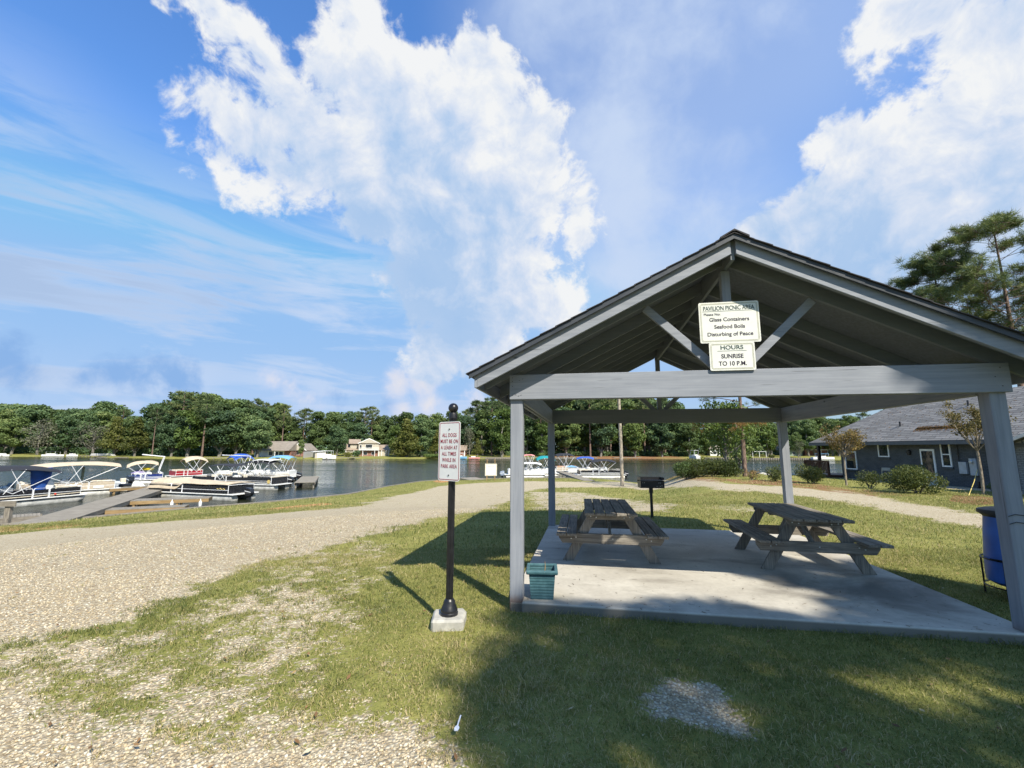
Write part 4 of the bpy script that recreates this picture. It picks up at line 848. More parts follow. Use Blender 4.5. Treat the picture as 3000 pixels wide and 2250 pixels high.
# ---------------------------------------------------------------- nearer trees
x_,y_=onz(2183,1397,-.42)[:2]
t1=pine('pine_tree',71,14.6,.34,4.0,'tall pine with a bare reddish trunk standing behind the pavilion beside the hedge',loc=(x_,y_,gz(x_,y_)),tr=.0125,nb=24,tufts=11,needles=38,nl_=.34,size_w=.028,fine=True)
def drybough(loc,seed,n,r,hang):
    R=np.random.default_rng(seed); return None
R=np.random.default_rng(3)
lowb=MB(); Cn=[]
for k,(ax,az,bx,bz) in enumerate([(0,4.7,-2.7,3.6),(0,4.5,-1.6,3.5),(0,4.8,1.7,3.7),(0,4.6,-.9,3.6),(0,5.1,2.5,4.2)]):
    pts=limb(lowb,(ax,0,az),(bx,R.normal()*1.2,bz),.06,.015,R,.06,5,5)
    for j in range(15): f=R.uniform(.3,1); i=f*5;i0=min(4,int(i)); c=np.array(pts[i0])*(1-(i-i0))+np.array(pts[i0+1])*(i-i0); Cn.append(c+R.normal(size=3)*np.array([.28,.35,.22]))
lowb.build('low_bough',B_pine,t1,True)
Cn=np.array(Cn); nn=34; cen=np.repeat(Cn,nn,0); d=R.normal(size=cen.shape); d[:,2]-=.35; d/=np.linalg.norm(d,axis=1,keepdims=True); sd=np.cross(d,R.normal(size=d.shape)); sd/=np.linalg.norm(sd,axis=1,keepdims=True); st=cen+R.normal(size=d.shape)*.06; tip=st+d*(.16+.2*R.random(len(d)))[:,None]
me=npmesh('dry_needles',np.stack([st-sd*.010,st+sd*.010,tip],1).reshape(-1,3),np.arange(len(d)*3).reshape(-1,3)); fattr(me,'tint',np.repeat(np.clip(np.repeat(R.random(len(Cn)),nn)*.7+R.random(len(d))*.3,0,1),3)); link('dry_needles',me,L_dry,t1)
for (px,py,dep,H,cr,CR,sd_,lab,ln) in [(2905,640,42,0,.36,6.8,81,'large pine above the right slope of the pavilion roof, the taller of the pair',(0,0)),(2765,735,46,0,.42,5.0,82,'slightly lower pine left of the tallest pine above the pavilion roof',(-1.6,0)),(3120,800,43,0,.38,6.0,83,'pine cut by the right edge of the photo above the pavilion roof',(0,0))]:
    q=ony(px,py,dep); H=q[2]+.2; pine('pine_tree',sd_,H,cr,CR,lab,loc=(q[0],dep,-.4),tr=.013,nb=56,tufts=19,needles=52,nl_=.58,size_w=.046,lean=ln,fine=True)
x_,y_=onz(2129,1372,-1.2)[:2]; y_=34.5; x_=ray(2129,1372)[0]/ray(2129,1372)[1]*y_
broadleaf('river_birch',91,5.6,2.9,L_bright,'leafy small tree on the bank left of the pine trunk','tree',base=.30,nl=30,per=150,size=.22,bark=B_grey,tr=.022,loc=(x_,y_,gz(x_,y_)))
x_=ray(2162,1380)[0]*y_/ray(2162,1380)[1]; m=MB(); limb(m,(x_,y_-.6,-1.2),(x_+.05,y_-.6,1.0),.05,.03,np.random.default_rng(2)); 
o=m.build('sapling_trunk',B_grey); tag(o,'thin dark sapling stem between the small bank tree and the pine trunk','sapling')
x_=ray(2290,1300)[0]*40/ray(2290,1300)[1]; broadleaf('willow_tree',92,6.6,2.6,L_mid,'drooping mid green tree on the bank behind the rear right post','tree',base=.22,nl=26,per=120,size=.25,loc=(x_-1.8,44,-1.2))
# shade trees standing behind the viewer (their shadow lies over the foreground)
SH=[(8.9,-7.6,9.3,(.0,)),]
def shade_tree(name,seed,loc,H,lobes,per,size,label):
    R=np.random.default_rng(seed); t_=thing(name,label,'tree',loc); tb=MB(); tp=limb(tb,(0,0,-.3),(0,0,H),.26,.06,R,.03,8,8)
    for lb in lobes: limb(tb,tp[4],lb[:3],.08,.02,R,.1,5,4)
    tb.build('trunk',B_grey,t_,True); P,N,T=lobe_points(R,lobes,per,.1); leaves('crown',P,size,L_mid,t_,None,seed=seed,tint=T,aspect=.7)
    return t_
SLX,SLY=10.6,-11.6; Rr=random.Random(19)
def gl(gx_,gy_,z,rx,ry,rz): # crown lump whose shadow centre falls at ground point (gx_,gy_)
    k=(z+.1)/math.tan(SUN_EL); return (gx_+math.sin(SUN_AZ)*k-SLX,gy_+math.cos(SUN_AZ)*k-SLY,z,rx,ry,rz)
SHP=area([(1400,1800),(1330,1818),(1235,1870),(1215,1990),(1290,2110),(1360,2220),(1400,2400),(1900,2800),(3600,2800),(3600,1850),(3000,1780),(2500,1765),(1900,1745),(1560,1745)])
GAP=[gpt(2820,2010)[:2],gpt(2960,2060)[:2],gpt(2640,1950)[:2]]
SHL=[]; gx_=-1.0
while gx_<7.5:
    gy_=-3.2
    while gy_<5.0:
        jx,jy=gx_+Rr.uniform(-.2,.2),gy_+Rr.uniform(-.2,.2); d=float(poly_sd(SHP,np.array([jx]),np.array([jy]))[0]) if jy>2.2 else (-1 if jx>-.1-.25*max(0,2.2-jy)*0+.25 else 1)
        gp=min(math.hypot((jx-q[0])/1.3,(jy-q[1])/.45) for q in GAP)
        if d<-.30 and gp>.62:
            r=min(.62,-d+.08)*Rr.uniform(.85,1.1); SHL.append(gl(jx,jy,12.6+Rr.uniform(0,1.2)+min(2.0,-d*.6),r,r*.72,r*.45))
        gy_+=.56
    gx_+=.62
for q in ((4.95,4.0,.6),(4.7,4.45,.6),(4.4,4.95,.6),(4.1,5.4,.6),(3.75,5.9,.6),(3.35,6.35,.6),(2.95,6.75,.55),(5.4,4.6,.6),(5.0,5.2,.6),(4.6,5.8,.6),(4.2,6.4,.6),(5.9,5.2,.6),(5.5,5.9,.6),(5.0,6.5,.6),(6.3,4.4,.6),(5.0,4.15,.42),(4.6,4.75,.45),(4.25,5.3,.45),(3.9,5.85,.45),(3.55,6.35,.42),(3.1,6.75,.4),(5.5,4.7,.5),(5.1,5.4,.5),(4.7,6.0,.5),(4.3,6.6,.5),(3.8,7.1,.5),(5.6,5.9,.5),(5.1,6.7,.5),(3.75,4.75,.34),(4.2,4.5,.36),(3.2,4.55,.30),(2.5,4.75,.24),(4.9,3.75,.5),(5.3,4.3,.5),(3.45,5.15,.28),(4.6,5.2,.35),(4.35,4.95,.4),(3.95,5.4,.36)):
    SHL.append(gl(q[0],q[1],12.8+Rr.uniform(0,.6),q[2],q[2]*.7,q[2]*.4))
shade_tree('shade_tree',17,(SLX,SLY,-.1),15,SHL,1500,.15,'leafy shade tree outside the frame whose shadow darkens the foreground grass')
# ---------------------------------------------------------------- shrubs and hedge
def shrub(name,label,px,py,dep,w,h,m,seed,lobes=9,size=.075,per=900,group=None,cat='shrub'):
    x=ray(px,py)[0]/ray(px,py)[1]*dep; R=np.random.default_rng(seed); t_=thing(name,label,cat,(x,dep,gz(x,dep)),0,group); L=[]
    for k in range(lobes):
        a=R.random()*6.283;q=R.random()**.6; s=w*.5*R.uniform(.40,.58); L.append((math.cos(a)*q*w*.27,math.sin(a)*q*w*.27,h*.52+R.uniform(-.16,.2)*h,s,s,min(s,h*.42)))
    P,N,T=lobe_points(R,L,per,.35); P=P[P[:,2]>.02]; T=R.random(len(P))*.7+.2*(P[:,2]/h); leaves('foliage',P,size,m,t_,None,seed=seed,tint=T,aspect=.55)
    tb=MB()
    for k in range(7): a=R.random()*6.283; limb(tb,(0,0,-.05),(math.cos(a)*w*.28,math.sin(a)*w*.28,h*.7),.02,.006,R,.1,5,3)
    tb.build('stem',B_grey,t_); return t_
L_shr=leafmat('shrub leaves',[(0,(.025,.042,.014)),(.45,(.060,.080,.024)),(.75,(.12,.135,.04)),(1,(.22,.22,.08))],.2)
for i,(px,w_,h_,sd_,lab) in enumerate([(2008,1.9,1.15,1,'pale-tipped bush at the left end of the clipped hedge'),(2045,2.1,1.2,2,'second bush from the left end of the clipped hedge'),(2085,2.1,1.2,3,'middle bush of the clipped hedge'),(2125,2.0,1.1,4,'bush in the hedge in front of the small bank tree'),(2160,1.1,.85,5,'thin sparse bush at the hedge end beside the pine trunk')]):
    shrub('hedge_bush',lab,px,1400,32.5,w_,h_*1.1,L_shr if i else L_mid,sd_,size=.10,per=1500 if i<4 else 300)
shrub('shrub','low reddish brown shrub at the foot of the pine trunk',2203,1400,28.5,1.1,.65,L_myrtle,6,size=.08,per=500)
shrub('shrub','brown-tipped shrub just left of the rear right post',2272,1405,27.5,1.5,.95,L_shr,7,size=.08,per=1000)
shrub('shrub','small round shrub in front of the brown deck rail',2378,1414,26.0,1.9,1.05,L_shr,8,size=.08,per=1700)
shrub('shrub','smallest shrub by the house wall, under the little window',2547,1425,22.3,1.15,.82,L_shr,9,size=.06,per=1500)
shrub('shrub','largest dark green shrub in front of the house door',2690,1438,19.6,2.45,1.12,L_shr,10,size=.07,per=2400)
shrub('shrub','low green weed at the house wall beside the second crape myrtle',2905,1420,21.0,.5,.45,L_bright,12,size=.06,per=500)
B_myr=barkm('myrtle bark',(.20,.165,.125),(.36,.31,.245),14)
def myrtle(label,px,py,dep,H,seed,CR):
    x=ray(px,py)[0]/ray(px,py)[1]*dep; R=np.random.default_rng(seed); t_=thing('crape_myrtle',label,'tree',(x,dep,gz(x,dep)),0,'crape myrtles beside the house')
    tb=MB(); hf=H*.45; limb(tb,(0,0,-.1),(.02,0,hf),.055,.045,R,.02,8,5); P=[]
    for k in range(11):
        a=k*2.4+R.normal()*.3; e=np.array([math.cos(a)*CR*R.uniform(.45,1),math.sin(a)*CR*R.uniform(.45,1),H*R.uniform(.72,1.0)]); pts=np.array(limb(tb,(.02,0,hf),e,.028,.008,R,.08,6,5))
        for j in range(6):
            f=R.uniform(.35,1)*5;i=min(4,int(f)); c=pts[i]*(1-f+i)+pts[i+1]*(f-i); e2=c+np.array([R.normal()*.22,R.normal()*.22,R.uniform(.05,.4)]); limb(tb,c,e2,.008,.003,R,.1,4,3)
            q=R.random((48,1)); P.append(c*(1-q)+e2*q+R.normal(size=(48,3))*.085)
    tb.build('trunk',B_myr,t_,True); P=np.concatenate(P); leaves('crown',P,.085,L_myrtle,t_,None,seed=seed,tint=np.clip(R.random(len(P))*.8,0,1)); return t_
myrtle('crape myrtle with a thin pale trunk at the left end of the house wall',2480,1417,24.3,3.35,31,1.2)
myrtle('crape myrtle roped beside the meter boxes, partly behind the front right post',2880,1443,19.0,4.1,33,1.25)
# ---------------------------------------------------------------- boats
M_hull=flat('white hull paint',(.72,.72,.70),.3,var=.05); M_cream=flat('cream vinyl',(.62,.55,.43),.55); M_blk=flat('black gel coat',(.015,.016,.02),.25,spec=.6)
M_navy=flat('navy gel coat',(.018,.035,.16),.3); M_maroon=flat('dark red gel coat',(.30,.012,.02),.35); M_tanp=flat('tan panel',(.45,.38,.29),.5)
M_cvt=flat('tan canvas',(.52,.43,.31),.85,sc=3,bump=.4); M_cvk=flat('black canvas',(.025,.027,.035),.8,bump=.3); M_cvb=flat('royal blue canvas',(.035,.10,.42),.8,bump=.3); M_cvw=flat('white canvas',(.72,.72,.70),.8)
M_cvteal=flat('teal canvas',(.01,.25,.28),.8); M_cvpink=flat('faded red canvas',(.65,.28,.25),.8); M_cvl=flat('light blue canvas',(.16,.36,.55),.8); M_cvg=flat('grey green mesh',(.14,.16,.10),.9); M_bluev=flat('deep blue canvas',(.015,.07,.30),.7,var=.25,sc=2)
M_gold=flat('gold decal',(.55,.42,.16),.4); M_purple=flat('lilac cover',(.30,.26,.48),.8); M_yellow=flat('yellow tube',(.80,.62,.03),.4); M_glass=flat('smoked screen',(.05,.07,.09),.1)
M_redl=flat('red reflector',(.75,.08,.05),.4); M_toon=flat('dull aluminium pontoon',(.50,.49,.45),.45,.3,sc=3,var=.25)
def outboard(p,x,y,mm,sc=1.0,name='outboard_motor'):
    m=MB(); m.prism([(x-.05*sc,y-.20*sc,1.15*sc-.15),(x-.62*sc,y-.20*sc,1.05*sc-.15),(x-.72*sc,y-.20*sc,.70*sc-.15),(x-.55*sc,y-.20*sc,.42*sc-.15),(x-.10*sc,y-.20*sc,.42*sc-.15),(x-.02*sc,y-.20*sc,.8*sc-.15)],(0,.40*sc,0))
    o=m.build(name,mm,p,bev=.05*sc,label=None)
    MB().prism([(x-.18*sc,y-.07,.30),(x-.48*sc,y-.07,.30),(x-.44*sc,y-.07,-.55),(x-.22*sc,y-.07,-.55)],(0,.14,0)).build('leg',M_blk,o)
    MB().prism([(x-.08*sc,y-.203*sc,.90*sc-.15),(x-.66*sc,y-.203*sc,.80*sc-.15),(x-.67*sc,y-.203*sc,.75*sc-.15),(x-.07*sc,y-.203*sc,.84*sc-.15)],(0,.406*sc,0)).build('decal',M_white,o)
def canopy(p,xa,xb,z,mm,wd=1.15,sag=.22,frame=None,under=None,posts=None,flat_=.0,name='canopy'):
    frame=frame or M_white
    def fn(u,v):
        x=xa+(xb-xa)*u; e=(2*v-1); return (x,e*wd,z+sag*(1-(2*u-1)**2)-sag*.9*abs(e)**3-flat_*u+.03*math.sin(u*9.4)*(1-e*e))
    MB().grid(fn,14,8,.025).build(name,mm,p,True)
    cx=(xa+xb)/2 if posts is None else posts
    for s in (-1,1):
        for (x0,x1) in ((cx,xa+.1),(cx,xb-.1),(cx+.6,cx-.3),(cx-.5,cx+.5)):
            uu=(x1-xa)/(xb-xa); MB().tube([(x0,s*1.2,.95),(x1,s*wd*.97,z+sag*(1-(2*uu-1)**2)-sag*.8-flat_*uu)],.022,6).build('canopy_strut',frame,p)
def pontoon(name,label,A,B,panel=M_blk,rail=M_white,can=None,seats=M_cream,motor=M_blk,W=2.5,cover=None,stripe=None,extra=None,fh=.68,top=None,cat='pontoon boat',gap=.25,group=None,skirt=M_hull):
    # A stern point, B bow point (photo pixels on the near waterline)
    a=onz(*A,WZ);b=onz(*B,WZ); d=b-a; L=float(np.hypot(d[0],d[1])); h=math.atan2(d[1],d[0]); nrm=np.array([-d[1],d[0]])/L
    if nrm[1]<0: nrm=-nrm; side=1
    else: side=1
    sgn=-1 if (-d[1]/L)*0+d[0]>0 else 1        # which local y faces the camera
    c=(a+b)/2; c2=c[:2]+nrm*W/2
    p=thing(name,label,cat,(c2[0],c2[1],WZ),h,group)
    x0,x1=-L/2,L/2
    for s in (-1,1):
        MB().tube([(x0+.25,s*.85,.12),(x1-.7,s*.85,.12),(x1-.25,s*.85,.22),(x1-.02,s*.85,.38)],[.33,.33,.24,.05],12).build('pontoon',M_toon,p,True)
    MB().box((x0,-W/2,.44),(x1-.1,W/2,.53)).build('deck',skirt,p,bev=.02)
    fx0,fx1=x0+.55,x1-.55; zt=.53+fh
    for s in (-1,1):
        y=s*(W/2-.06)
        gates=[(fx0,fx0+(fx1-fx0)*.56),(fx0+(fx1-fx0)*.56+.03,fx0+(fx1-fx0)*.70),(fx0+(fx1-fx0)*.70+.03,fx1)]
        for gi,(g0,g1) in enumerate(gates):
            MB().box((g0+.04,y-.012,.56),(g1-.04,y+.012,zt-.10)).build('side_panel',panel,p)
            m=MB(); m.tube([(g0+.02,y,.53),(g0+.02,y,zt-.06),(g0+.07,y,zt),(g1-.07,y,zt),(g1-.02,y,zt-.06),(g1-.02,y,.53)],.024,6)
            m.build('rail',rail,p,True)
            MB().box((g0+.03,y-.020,.56+fh*.36),(g1-.03,y+.020,.56+fh*.36+.035)).build('rail',rail,p)
            if stripe: MB().prism([(g0+.05,y-.017,.62),(g1-.05,y-.017,.66),(g1-.05,y-.017,.72),(g0+.05,y-.017,.70)],(0,.034,0)).build('stripe',stripe,p)
    for x in (fx0,fx1):
        MB().box((x-.012,-W/2+.08,.56),(x+.012,W/2-.08,zt-.1)).build('end_panel',panel,p)
        MB().tube([(x,-W/2+.06,zt-.0),(x,W/2-.06,zt-.0)],.024,6).build('rail',rail,p)
    if not cover:
        def seat(sx0,sx1,sy0,sy1,bk):
            MB().box((sx0,sy0,.53),(sx1,sy1,.95)).build('seat',seats,p,bev=.05)
            if bk: MB().box(bk[0],bk[1]).build('seat_back',seats,p,bev=.05)
        seat(fx0+.15,fx0+.75,-W/2+.15,W/2-.15,((fx0+.10,-W/2+.15,.95),(fx0+.30,W/2-.15,1.32)))
        seat(fx1-1.6,fx1-.2,-W/2+.15,-W/2+.65,((fx1-1.6,-W/2+.12,.95),(fx1-.2,-W/2+.26,1.28)))
        seat(fx1-1.6,fx1-.2,W/2-.65,W/2-.15,((fx1-1.6,W/2-.26,.95),(fx1-.2,W/2-.12,1.28)))
        cm=MB(); cm.prism([(-.4,.25,.53),(.15,.25,.53),(.10,.25,1.25),(-.15,.25,1.40),(-.4,.25,1.25)],(0,.7,0)); cm.build('console',M_hull,p,bev=.04)
        MB().tube([(-.42+.17*math.cos(q)*.4,.6+.17*math.sin(q),1.28+.17*math.cos(q)) for q in np.linspace(0,6.283,17)],.016,6).build('steering_wheel',M_blk,p)
        MB().prism([(.0,.27,1.40),(.12,.27,1.25),(.16,.27,1.60)],(0,.66,0)).build('windscreen',M_glass,p)
        MB().box((-1.15,.35,.80),(-.70,.85,.95)).build('helm_chair',seats,p,bev=.05); MB().box((-1.20,.35,.95),(-1.08,.85,1.42)).build('helm_chair_back',seats,p,bev=.04)
    else:
        R=np.random.default_rng(4)
        def fn(u,v):
            x=fx0+.0+(fx1-fx0)*u*1.04; e=2*v-1; zz=zt+.06+.30*(1-abs(e)**2.4)*(.35+.65*sstep(.35,.75,u))+.05*math.sin(u*17)*math.sin(v*9); 
            zz-=.45*sstep(.80,1,abs(e))*sstep(.52,.62,u); return (x,e*(W/2+.03),zz-.5*sstep(.965,1.0,u))
        MB().grid(fn,40,16,.03).build('cover',cover,p,True)
    if can:
        for cc_ in can: canopy(p,*cc_[:3],cc_[3],**(cc_[4] if len(cc_)>4 else {}))
    if motor: outboard(p,x0+.05,0,motor)
    if extra: extra(p,x0,x1,W,zt)
    return p
def gold(p,x0,x1,W,zt):
    for s in (-1,1):
        y=s*(W/2-.06); pts=[(x0+.9,y,.85),(x0+1.05,y,.95),(x0+1.2,y,.86),(x0+1.4,y,.97),(x0+1.6,y,.88),(x0+1.75,y,.94)]
        MB().tube([(a,b+s*.02,c) for a,b,c in pts],.030,5).build('emblem',M_gold,p)
def gold2(p,x0,x1,W,zt):
    for s in (-1,1): MB().lathe([(.19,0),(.19,.012)],(0,0,0),10).build('emblem',M_gold,p).matrix_local=Matrix.Translation((x0+.85,s*(W/2-.045),.80))@Matrix.Rotation(math.pi/2*(1 if s<0 else -1),4,'X')
GB='pontoon boats moored at the left docks'
E_=lambda f:f
pontoon('pontoon_boat','black pontoon boat under a charcoal canopy at the left edge',(-170,1508),(258,1466),M_blk,can=[(-3.4,2.0,2.55,M_cvk,dict(wd=1.3,sag=.35))],motor=None,stripe=M_cream,
 extra=lambda p,x0,x1,W,zt:[MB().lathe([(.06,.0),(.07,.01),(.06,.02)],(0,0,0),10).build('reflector',M_redl,p).__setattr__('matrix_local',Matrix.Translation((x1-2.2,-(W/2-.03),.72))@Matrix.Rotation(math.pi/2,4,'X')),MB().lathe([(.34,0),(.36,.03),(.34,.06)],(0,0,0),20).build('round_table',M_hull,p).__setattr__('matrix_local',Matrix.Translation((x1-2.3,-.5,1.35))@Matrix.Rotation(math.pi/2,4,'X')),MB().tube([(x1-2.3,-.45,.53),(x1-2.3,-.45,1.2)],.04,8).build('table_leg',M_alu,p)])
pontoon('pontoon_boat','beige panelled pontoon boat with a long tan canopy behind the black boat at the left',(20,1466),(357,1446),M_tanp,can=[(-2.8,3.2,2.55,M_cvt,dict(wd=1.3,sag=.30,flat_=-.15))],motor=None,
 extra=lambda p,x0,x1,W,zt:[MB().box((.9,-.1,1.3),(.93,1.1,2.45)).build('mesh_screen',M_cvg,p),MB().box((x1-2.0,-W/2+.02,.62),(x1-1.3,-W/2+.045,.78)).build('registration_plate',M_cvteal if False else M_hull,p)])
m=MB(); m.lathe([(.50,0),(.56,.1),(.50,.55),(.62,1.2),(.70,1.95),(.66,2.05)],n=22); q=onz(112,1446,WZ+.7); o=m.build('blue_cover',M_bluev,None,True); o.location=(q[0]*.985,q[1]*.985,WZ+.75); o.scale=(.85,.85,.93); tag(o,'tall deep blue canvas wrap between the charcoal and tan canopies','canvas cover')
q=onz(342,1428,WZ); t_=thing('outboard_boat','small white skiff with a black outboard left of the navy pontoon boat','boat',(q[0],q[1]+.6,WZ),2.6)
MB().prism([(-1.6,-.6,.1),(1.0,-.6,.1),(1.9,-.0,.1),(1.0,.6,.1),(-1.6,.6,.1)],(0,0,.45)).build('hull',M_hull,t_,bev=.05); outboard(t_,-1.5,0,M_blk,1.25); MB().box((-1.0,-.4,.55),(-.5,.4,.95)).build('seat',M_cream,t_,bev=.05)
q=onz(372,1441,WZ); t_=thing('jet_ski','white personal watercraft with dark trim moored against the main gangway','jet ski',(q[0],q[1]+.5,WZ),.15)
MB().prism([(-1.4,-.4,.0),(.9,-.45,.0),(1.7,0,.0),(.9,.45,.0),(-1.4,.4,.0)],(0,0,.42)).build('hull',M_hull,t_,bev=.08); MB().box((-1.1,-.22,.42),(.1,.22,.72)).build('seat',M_blk,t_,bev=.08); MB().prism([(.05,-.3,.42),(1.1,-.3,.42),(.5,-.3,.92),(.2,-.3,.95)],(0,.6,0)).build('cowl',M_hull,t_,bev=.06); MB().tube([(.2,-.38,.95),(.2,.38,.95)],.03,6).build('handlebar',M_blk,t_)
def l3(p,x0,x1,W,zt):
    MB().grid(lambda u,v:(x1-1.9+1.4*u,-.9+1.5*v,zt+.05+.35*math.sin(u*3.1)*math.sin(v*3.1)),8,8,.03).build('lilac_cover',M_purple,p,True)
    MB().lathe([(.25,0),(.5,.0),(.6,.15),(.5,.3),(.25,.3),(.18,.15)],(.0,0,1.55),18).build('tow_tube',M_yellow,p,True)
    for s in (-1,1): MB().tube([(x0+1.0,s*1.1,1.2),(x0+.55,s*1.05,3.1),(x0+2.6,s*1.05,3.35)],.05,8).build('tower',M_white,p)
    MB().tube([(x0+2.6,-1.05,3.35),(x0+2.6,1.05,3.35)],.05,8).build('tower',M_white,p)
pontoon('pontoon_boat','navy pontoon boat with a cream canopy, white tower and yellow tow tube',(492,1416),(362,1421),M_navy,can=[(-.9,1.9,2.45,M_cvt,dict(wd=1.15,sag=.35,flat_=.25))],motor=None,extra=l3,seats=M_hull,stripe=M_white)
pontoon('pontoon_boat','pontoon boat with dark red panels under an arched tan canopy',(606,1402),(498,1407),M_maroon,can=[(-2.1,.5,2.6,M_cvt,dict(wd=1.15,sag=.45))],motor=None,seats=M_tanp)
pontoon('pontoon_boat','beige and white pontoon boat with a royal blue canopy, behind the black striped boats',(748,1407),(640,1413),M_hull,can=[(-1.9,.5,3.0,M_cvb,dict(wd=1.2,sag=.45))],motor=None,seats=M_hull,
 extra=lambda p,x0,x1,W,zt:[MB().tube([(x0+1.2,s*1.2,1.2),(x0+.8,s*1.2,3.1),(x0+3.2,s*1.2,3.25)],.05,8).build('tower',M_white,p) for s in (-1,1)])
pontoon('pontoon_boat','pontoon boat with a turquoise canopy at the outermost dock end',(856,1409),(690,1409),M_hull,can=[(-2.9,-.2,2.95,M_cvl,dict(wd=1.2,sag=.30,posts=-2.2))],motor=M_blk,seats=M_hull)
pontoon('pontoon_boat','beige pontoon boat with a black canopy edged in cream and a small outboard motor',(822,1424),(610,1421),M_cream,can=[(-2.9,.6,2.55,M_cvk,dict(wd=1.25,sag=.30)),(-2.9,-.6,2.82,M_cvw,dict(wd=1.15,sag=.12))],motor=M_blk)
pontoon('pontoon_boat','white pontoon boat with black panels, folded black canopy and round gold emblem',(806,1436),(545,1430),M_blk,can=[(-.3,2.9,2.35,M_cvk,dict(wd=1.25,sag=.18))],motor=None,extra=gold2,stripe=M_hull,fh=.78)
pontoon('pontoon_boat','nearest black pontoon boat, its bow under a tan cover, black outboard behind',(680,1469),(416,1456),M_blk,motor=M_blk,cover=M_cvt,extra=gold)
# right hand docks
pontoon('pontoon_boat','white pontoon boat with a grey outboard, half hidden by the front left post',(1478,1401),(1600,1401),M_hull,can=[(-.9,2.4,2.05,M_cvw,dict(wd=1.2,sag=.2))],motor=flat('grey cowling',(.25,.30,.38),.4),seats=M_hull)
pontoon('pontoon_boat','white covered pontoon boat under a teal canopy between the left posts of the pavilion',(1530,1397),(1640,1397),M_hull,can=[(-.6,2.2,2.75,M_cvteal,dict(wd=1.2,sag=.4)),(-2.6,-.9,3.2,M_cvpink,dict(wd=1.2,sag=.15))],motor=None,seats=M_hull)
pontoon('pontoon_boat','orange seated boat under a dark arched canopy right of the rear left post',(1700,1387),(1622,1388),M_tanp,can=[(-1.6,1.7,3.1,M_cvk,dict(wd=1.15,sag=.35))],motor=None,seats=flat('orange tan vinyl',(.55,.28,.14),.5))
pontoon('pontoon_boat','white boat with a blue canopy behind the right hand black boat',(1790,1395),(1655,1393),M_hull,can=[(-1.0,1.7,2.75,M_cvb,dict(wd=1.15,sag=.25))],motor=None,seats=M_hull,
 extra=lambda p,x0,x1,W,zt:MB().grid(lambda u,v:(x1-1.9+1.7*u,-1.2+2.4*v,zt+.1+.25*math.sin(u*3.1)*math.sin(v*3.1)),8,8,.03).build('bow_cover',M_cvl,p,True))
pontoon('pontoon_boat','black and white pontoon boat with its outboard just right of the utility pole',(1836,1402),(1690,1402),M_blk,can=[(-2.2,1.3,2.45,M_cvk,dict(wd=1.25,sag=.3))],motor=M_blk,stripe=M_hull,seats=M_cream)
# ---------------------------------------------------------------- docks
def dock(name,label,A,B,W,z0=-2.02,z1=None,bay=1.2,fascia=TAN,top=GREYW,cat='dock',sidew=.22,posts=True,za=None,zb=None,ext=0):
    za=z0 if za is None else za; zb=za if zb is None else zb
    a=onz(*A,za);b=onz(*B,zb); d=b-a; L=float(np.hypot(d[0],d[1])); h=math.atan2(d[1],d[0]); n=np.array([-d[1],d[0]])/L; 
    if n[1]<0: n=-n
    t_=thing(name,label,cat,(a[0],a[1],0),h); s=1 if (math.cos(h)*n[1]-math.sin(h)*n[0])>0 else -1
    y0,y1=(0,W) if s>0 else (-W,0)
    z_=lambda x:za+(zb-za)*x/L
    nb=max(2,int(L/.145)); m=MB()
    for k in range(nb):
        xa,xb=k*L/nb,(k+1)*L/nb-.012; m.add([(xa,y0,z_(xa)-.038),(xb,y0,z_(xb)-.038),(xb,y1,z_(xb)-.038),(xa,y1,z_(xa)-.038),(xa,y0,z_(xa)),(xb,y0,z_(xb)),(xb,y1,z_(xb)),(xa,y1,z_(xa))],MB.BF)
    m.build('decking',top[1],t_)
    for y in (y0,y1-.045):
        MB().add([(0,y,z_(0)-.04-sidew),(L,y,z_(L)-.04-sidew),(L,y+.045,z_(L)-.04-sidew),(0,y+.045,z_(0)-.04-sidew),(0,y,z_(0)-.04),(L,y,z_(L)-.04),(L,y+.045,z_(L)-.04),(0,y+.045,z_(0)-.04)],MB.BF).build('side_board',fascia[0],t_)
    MB().box((L-.045,y0+.05,z_(L)-.04-sidew),(L-.002,y1-.05,z_(L)-.042)).build('end_board',fascia[1],t_)
    if posts:
        for x in np.arange(.3,L,2.4):
            for y in (y0+.06,y1-.20): MB().box((x,y,-3.6),(x+.14,y+.14,z_(x)-.045)).build('piling',fascia[2],t_)
    return t_
dock('dock','long grey gangway running from the bank up to the row of boats at the left',(30,1536),(445,1423),1.9,za=-1.95,zb=-1.95,fascia=GREYW)
dock('dock','finger dock with tan side boards in front of the nearest black and beige boat',(372,1468),(612,1459),1.5,za=-2.0,fascia=TAN)
dock('dock','shorter finger dock closest to the bank with tan side boards',(266,1496),(542,1484),1.2,za=-2.05,fascia=TAN)
dock('dock','low grey plank walk lying along the water edge at the left bank',(110,1524),(478,1502),.8,za=-2.25,posts=False,fascia=GREYW)
dock('dock','dock with reddish side boards beneath the black boat at the left edge',(-120,1528),(120,1510),1.4,za=-2.05,fascia=OLD)
dock('dock','low dock in front of the navy pontoon boat',(322,1432),(446,1424),1.2,za=-2.1,fascia=TAN)
dock('dock','dock end jutting out beyond the turquoise canopied boat',(862,1414),(884,1396),2.0,za=-2.0,fascia=GREYW)
dock('dock','grey gangway sloping down from the bank between the right hand boats',(1708,1408),(1630,1380),1.3,za=-1.75,zb=-2.1,fascia=GREYW,posts=False)
dock('dock','brown timber boat ramp behind the leash sign',(1413,1414),(1345,1400),2.2,za=-2.0,zb=-1.75,fascia=OLD,posts=False)
M_bump=flat('white vinyl bumper',(.75,.75,.74),.5)
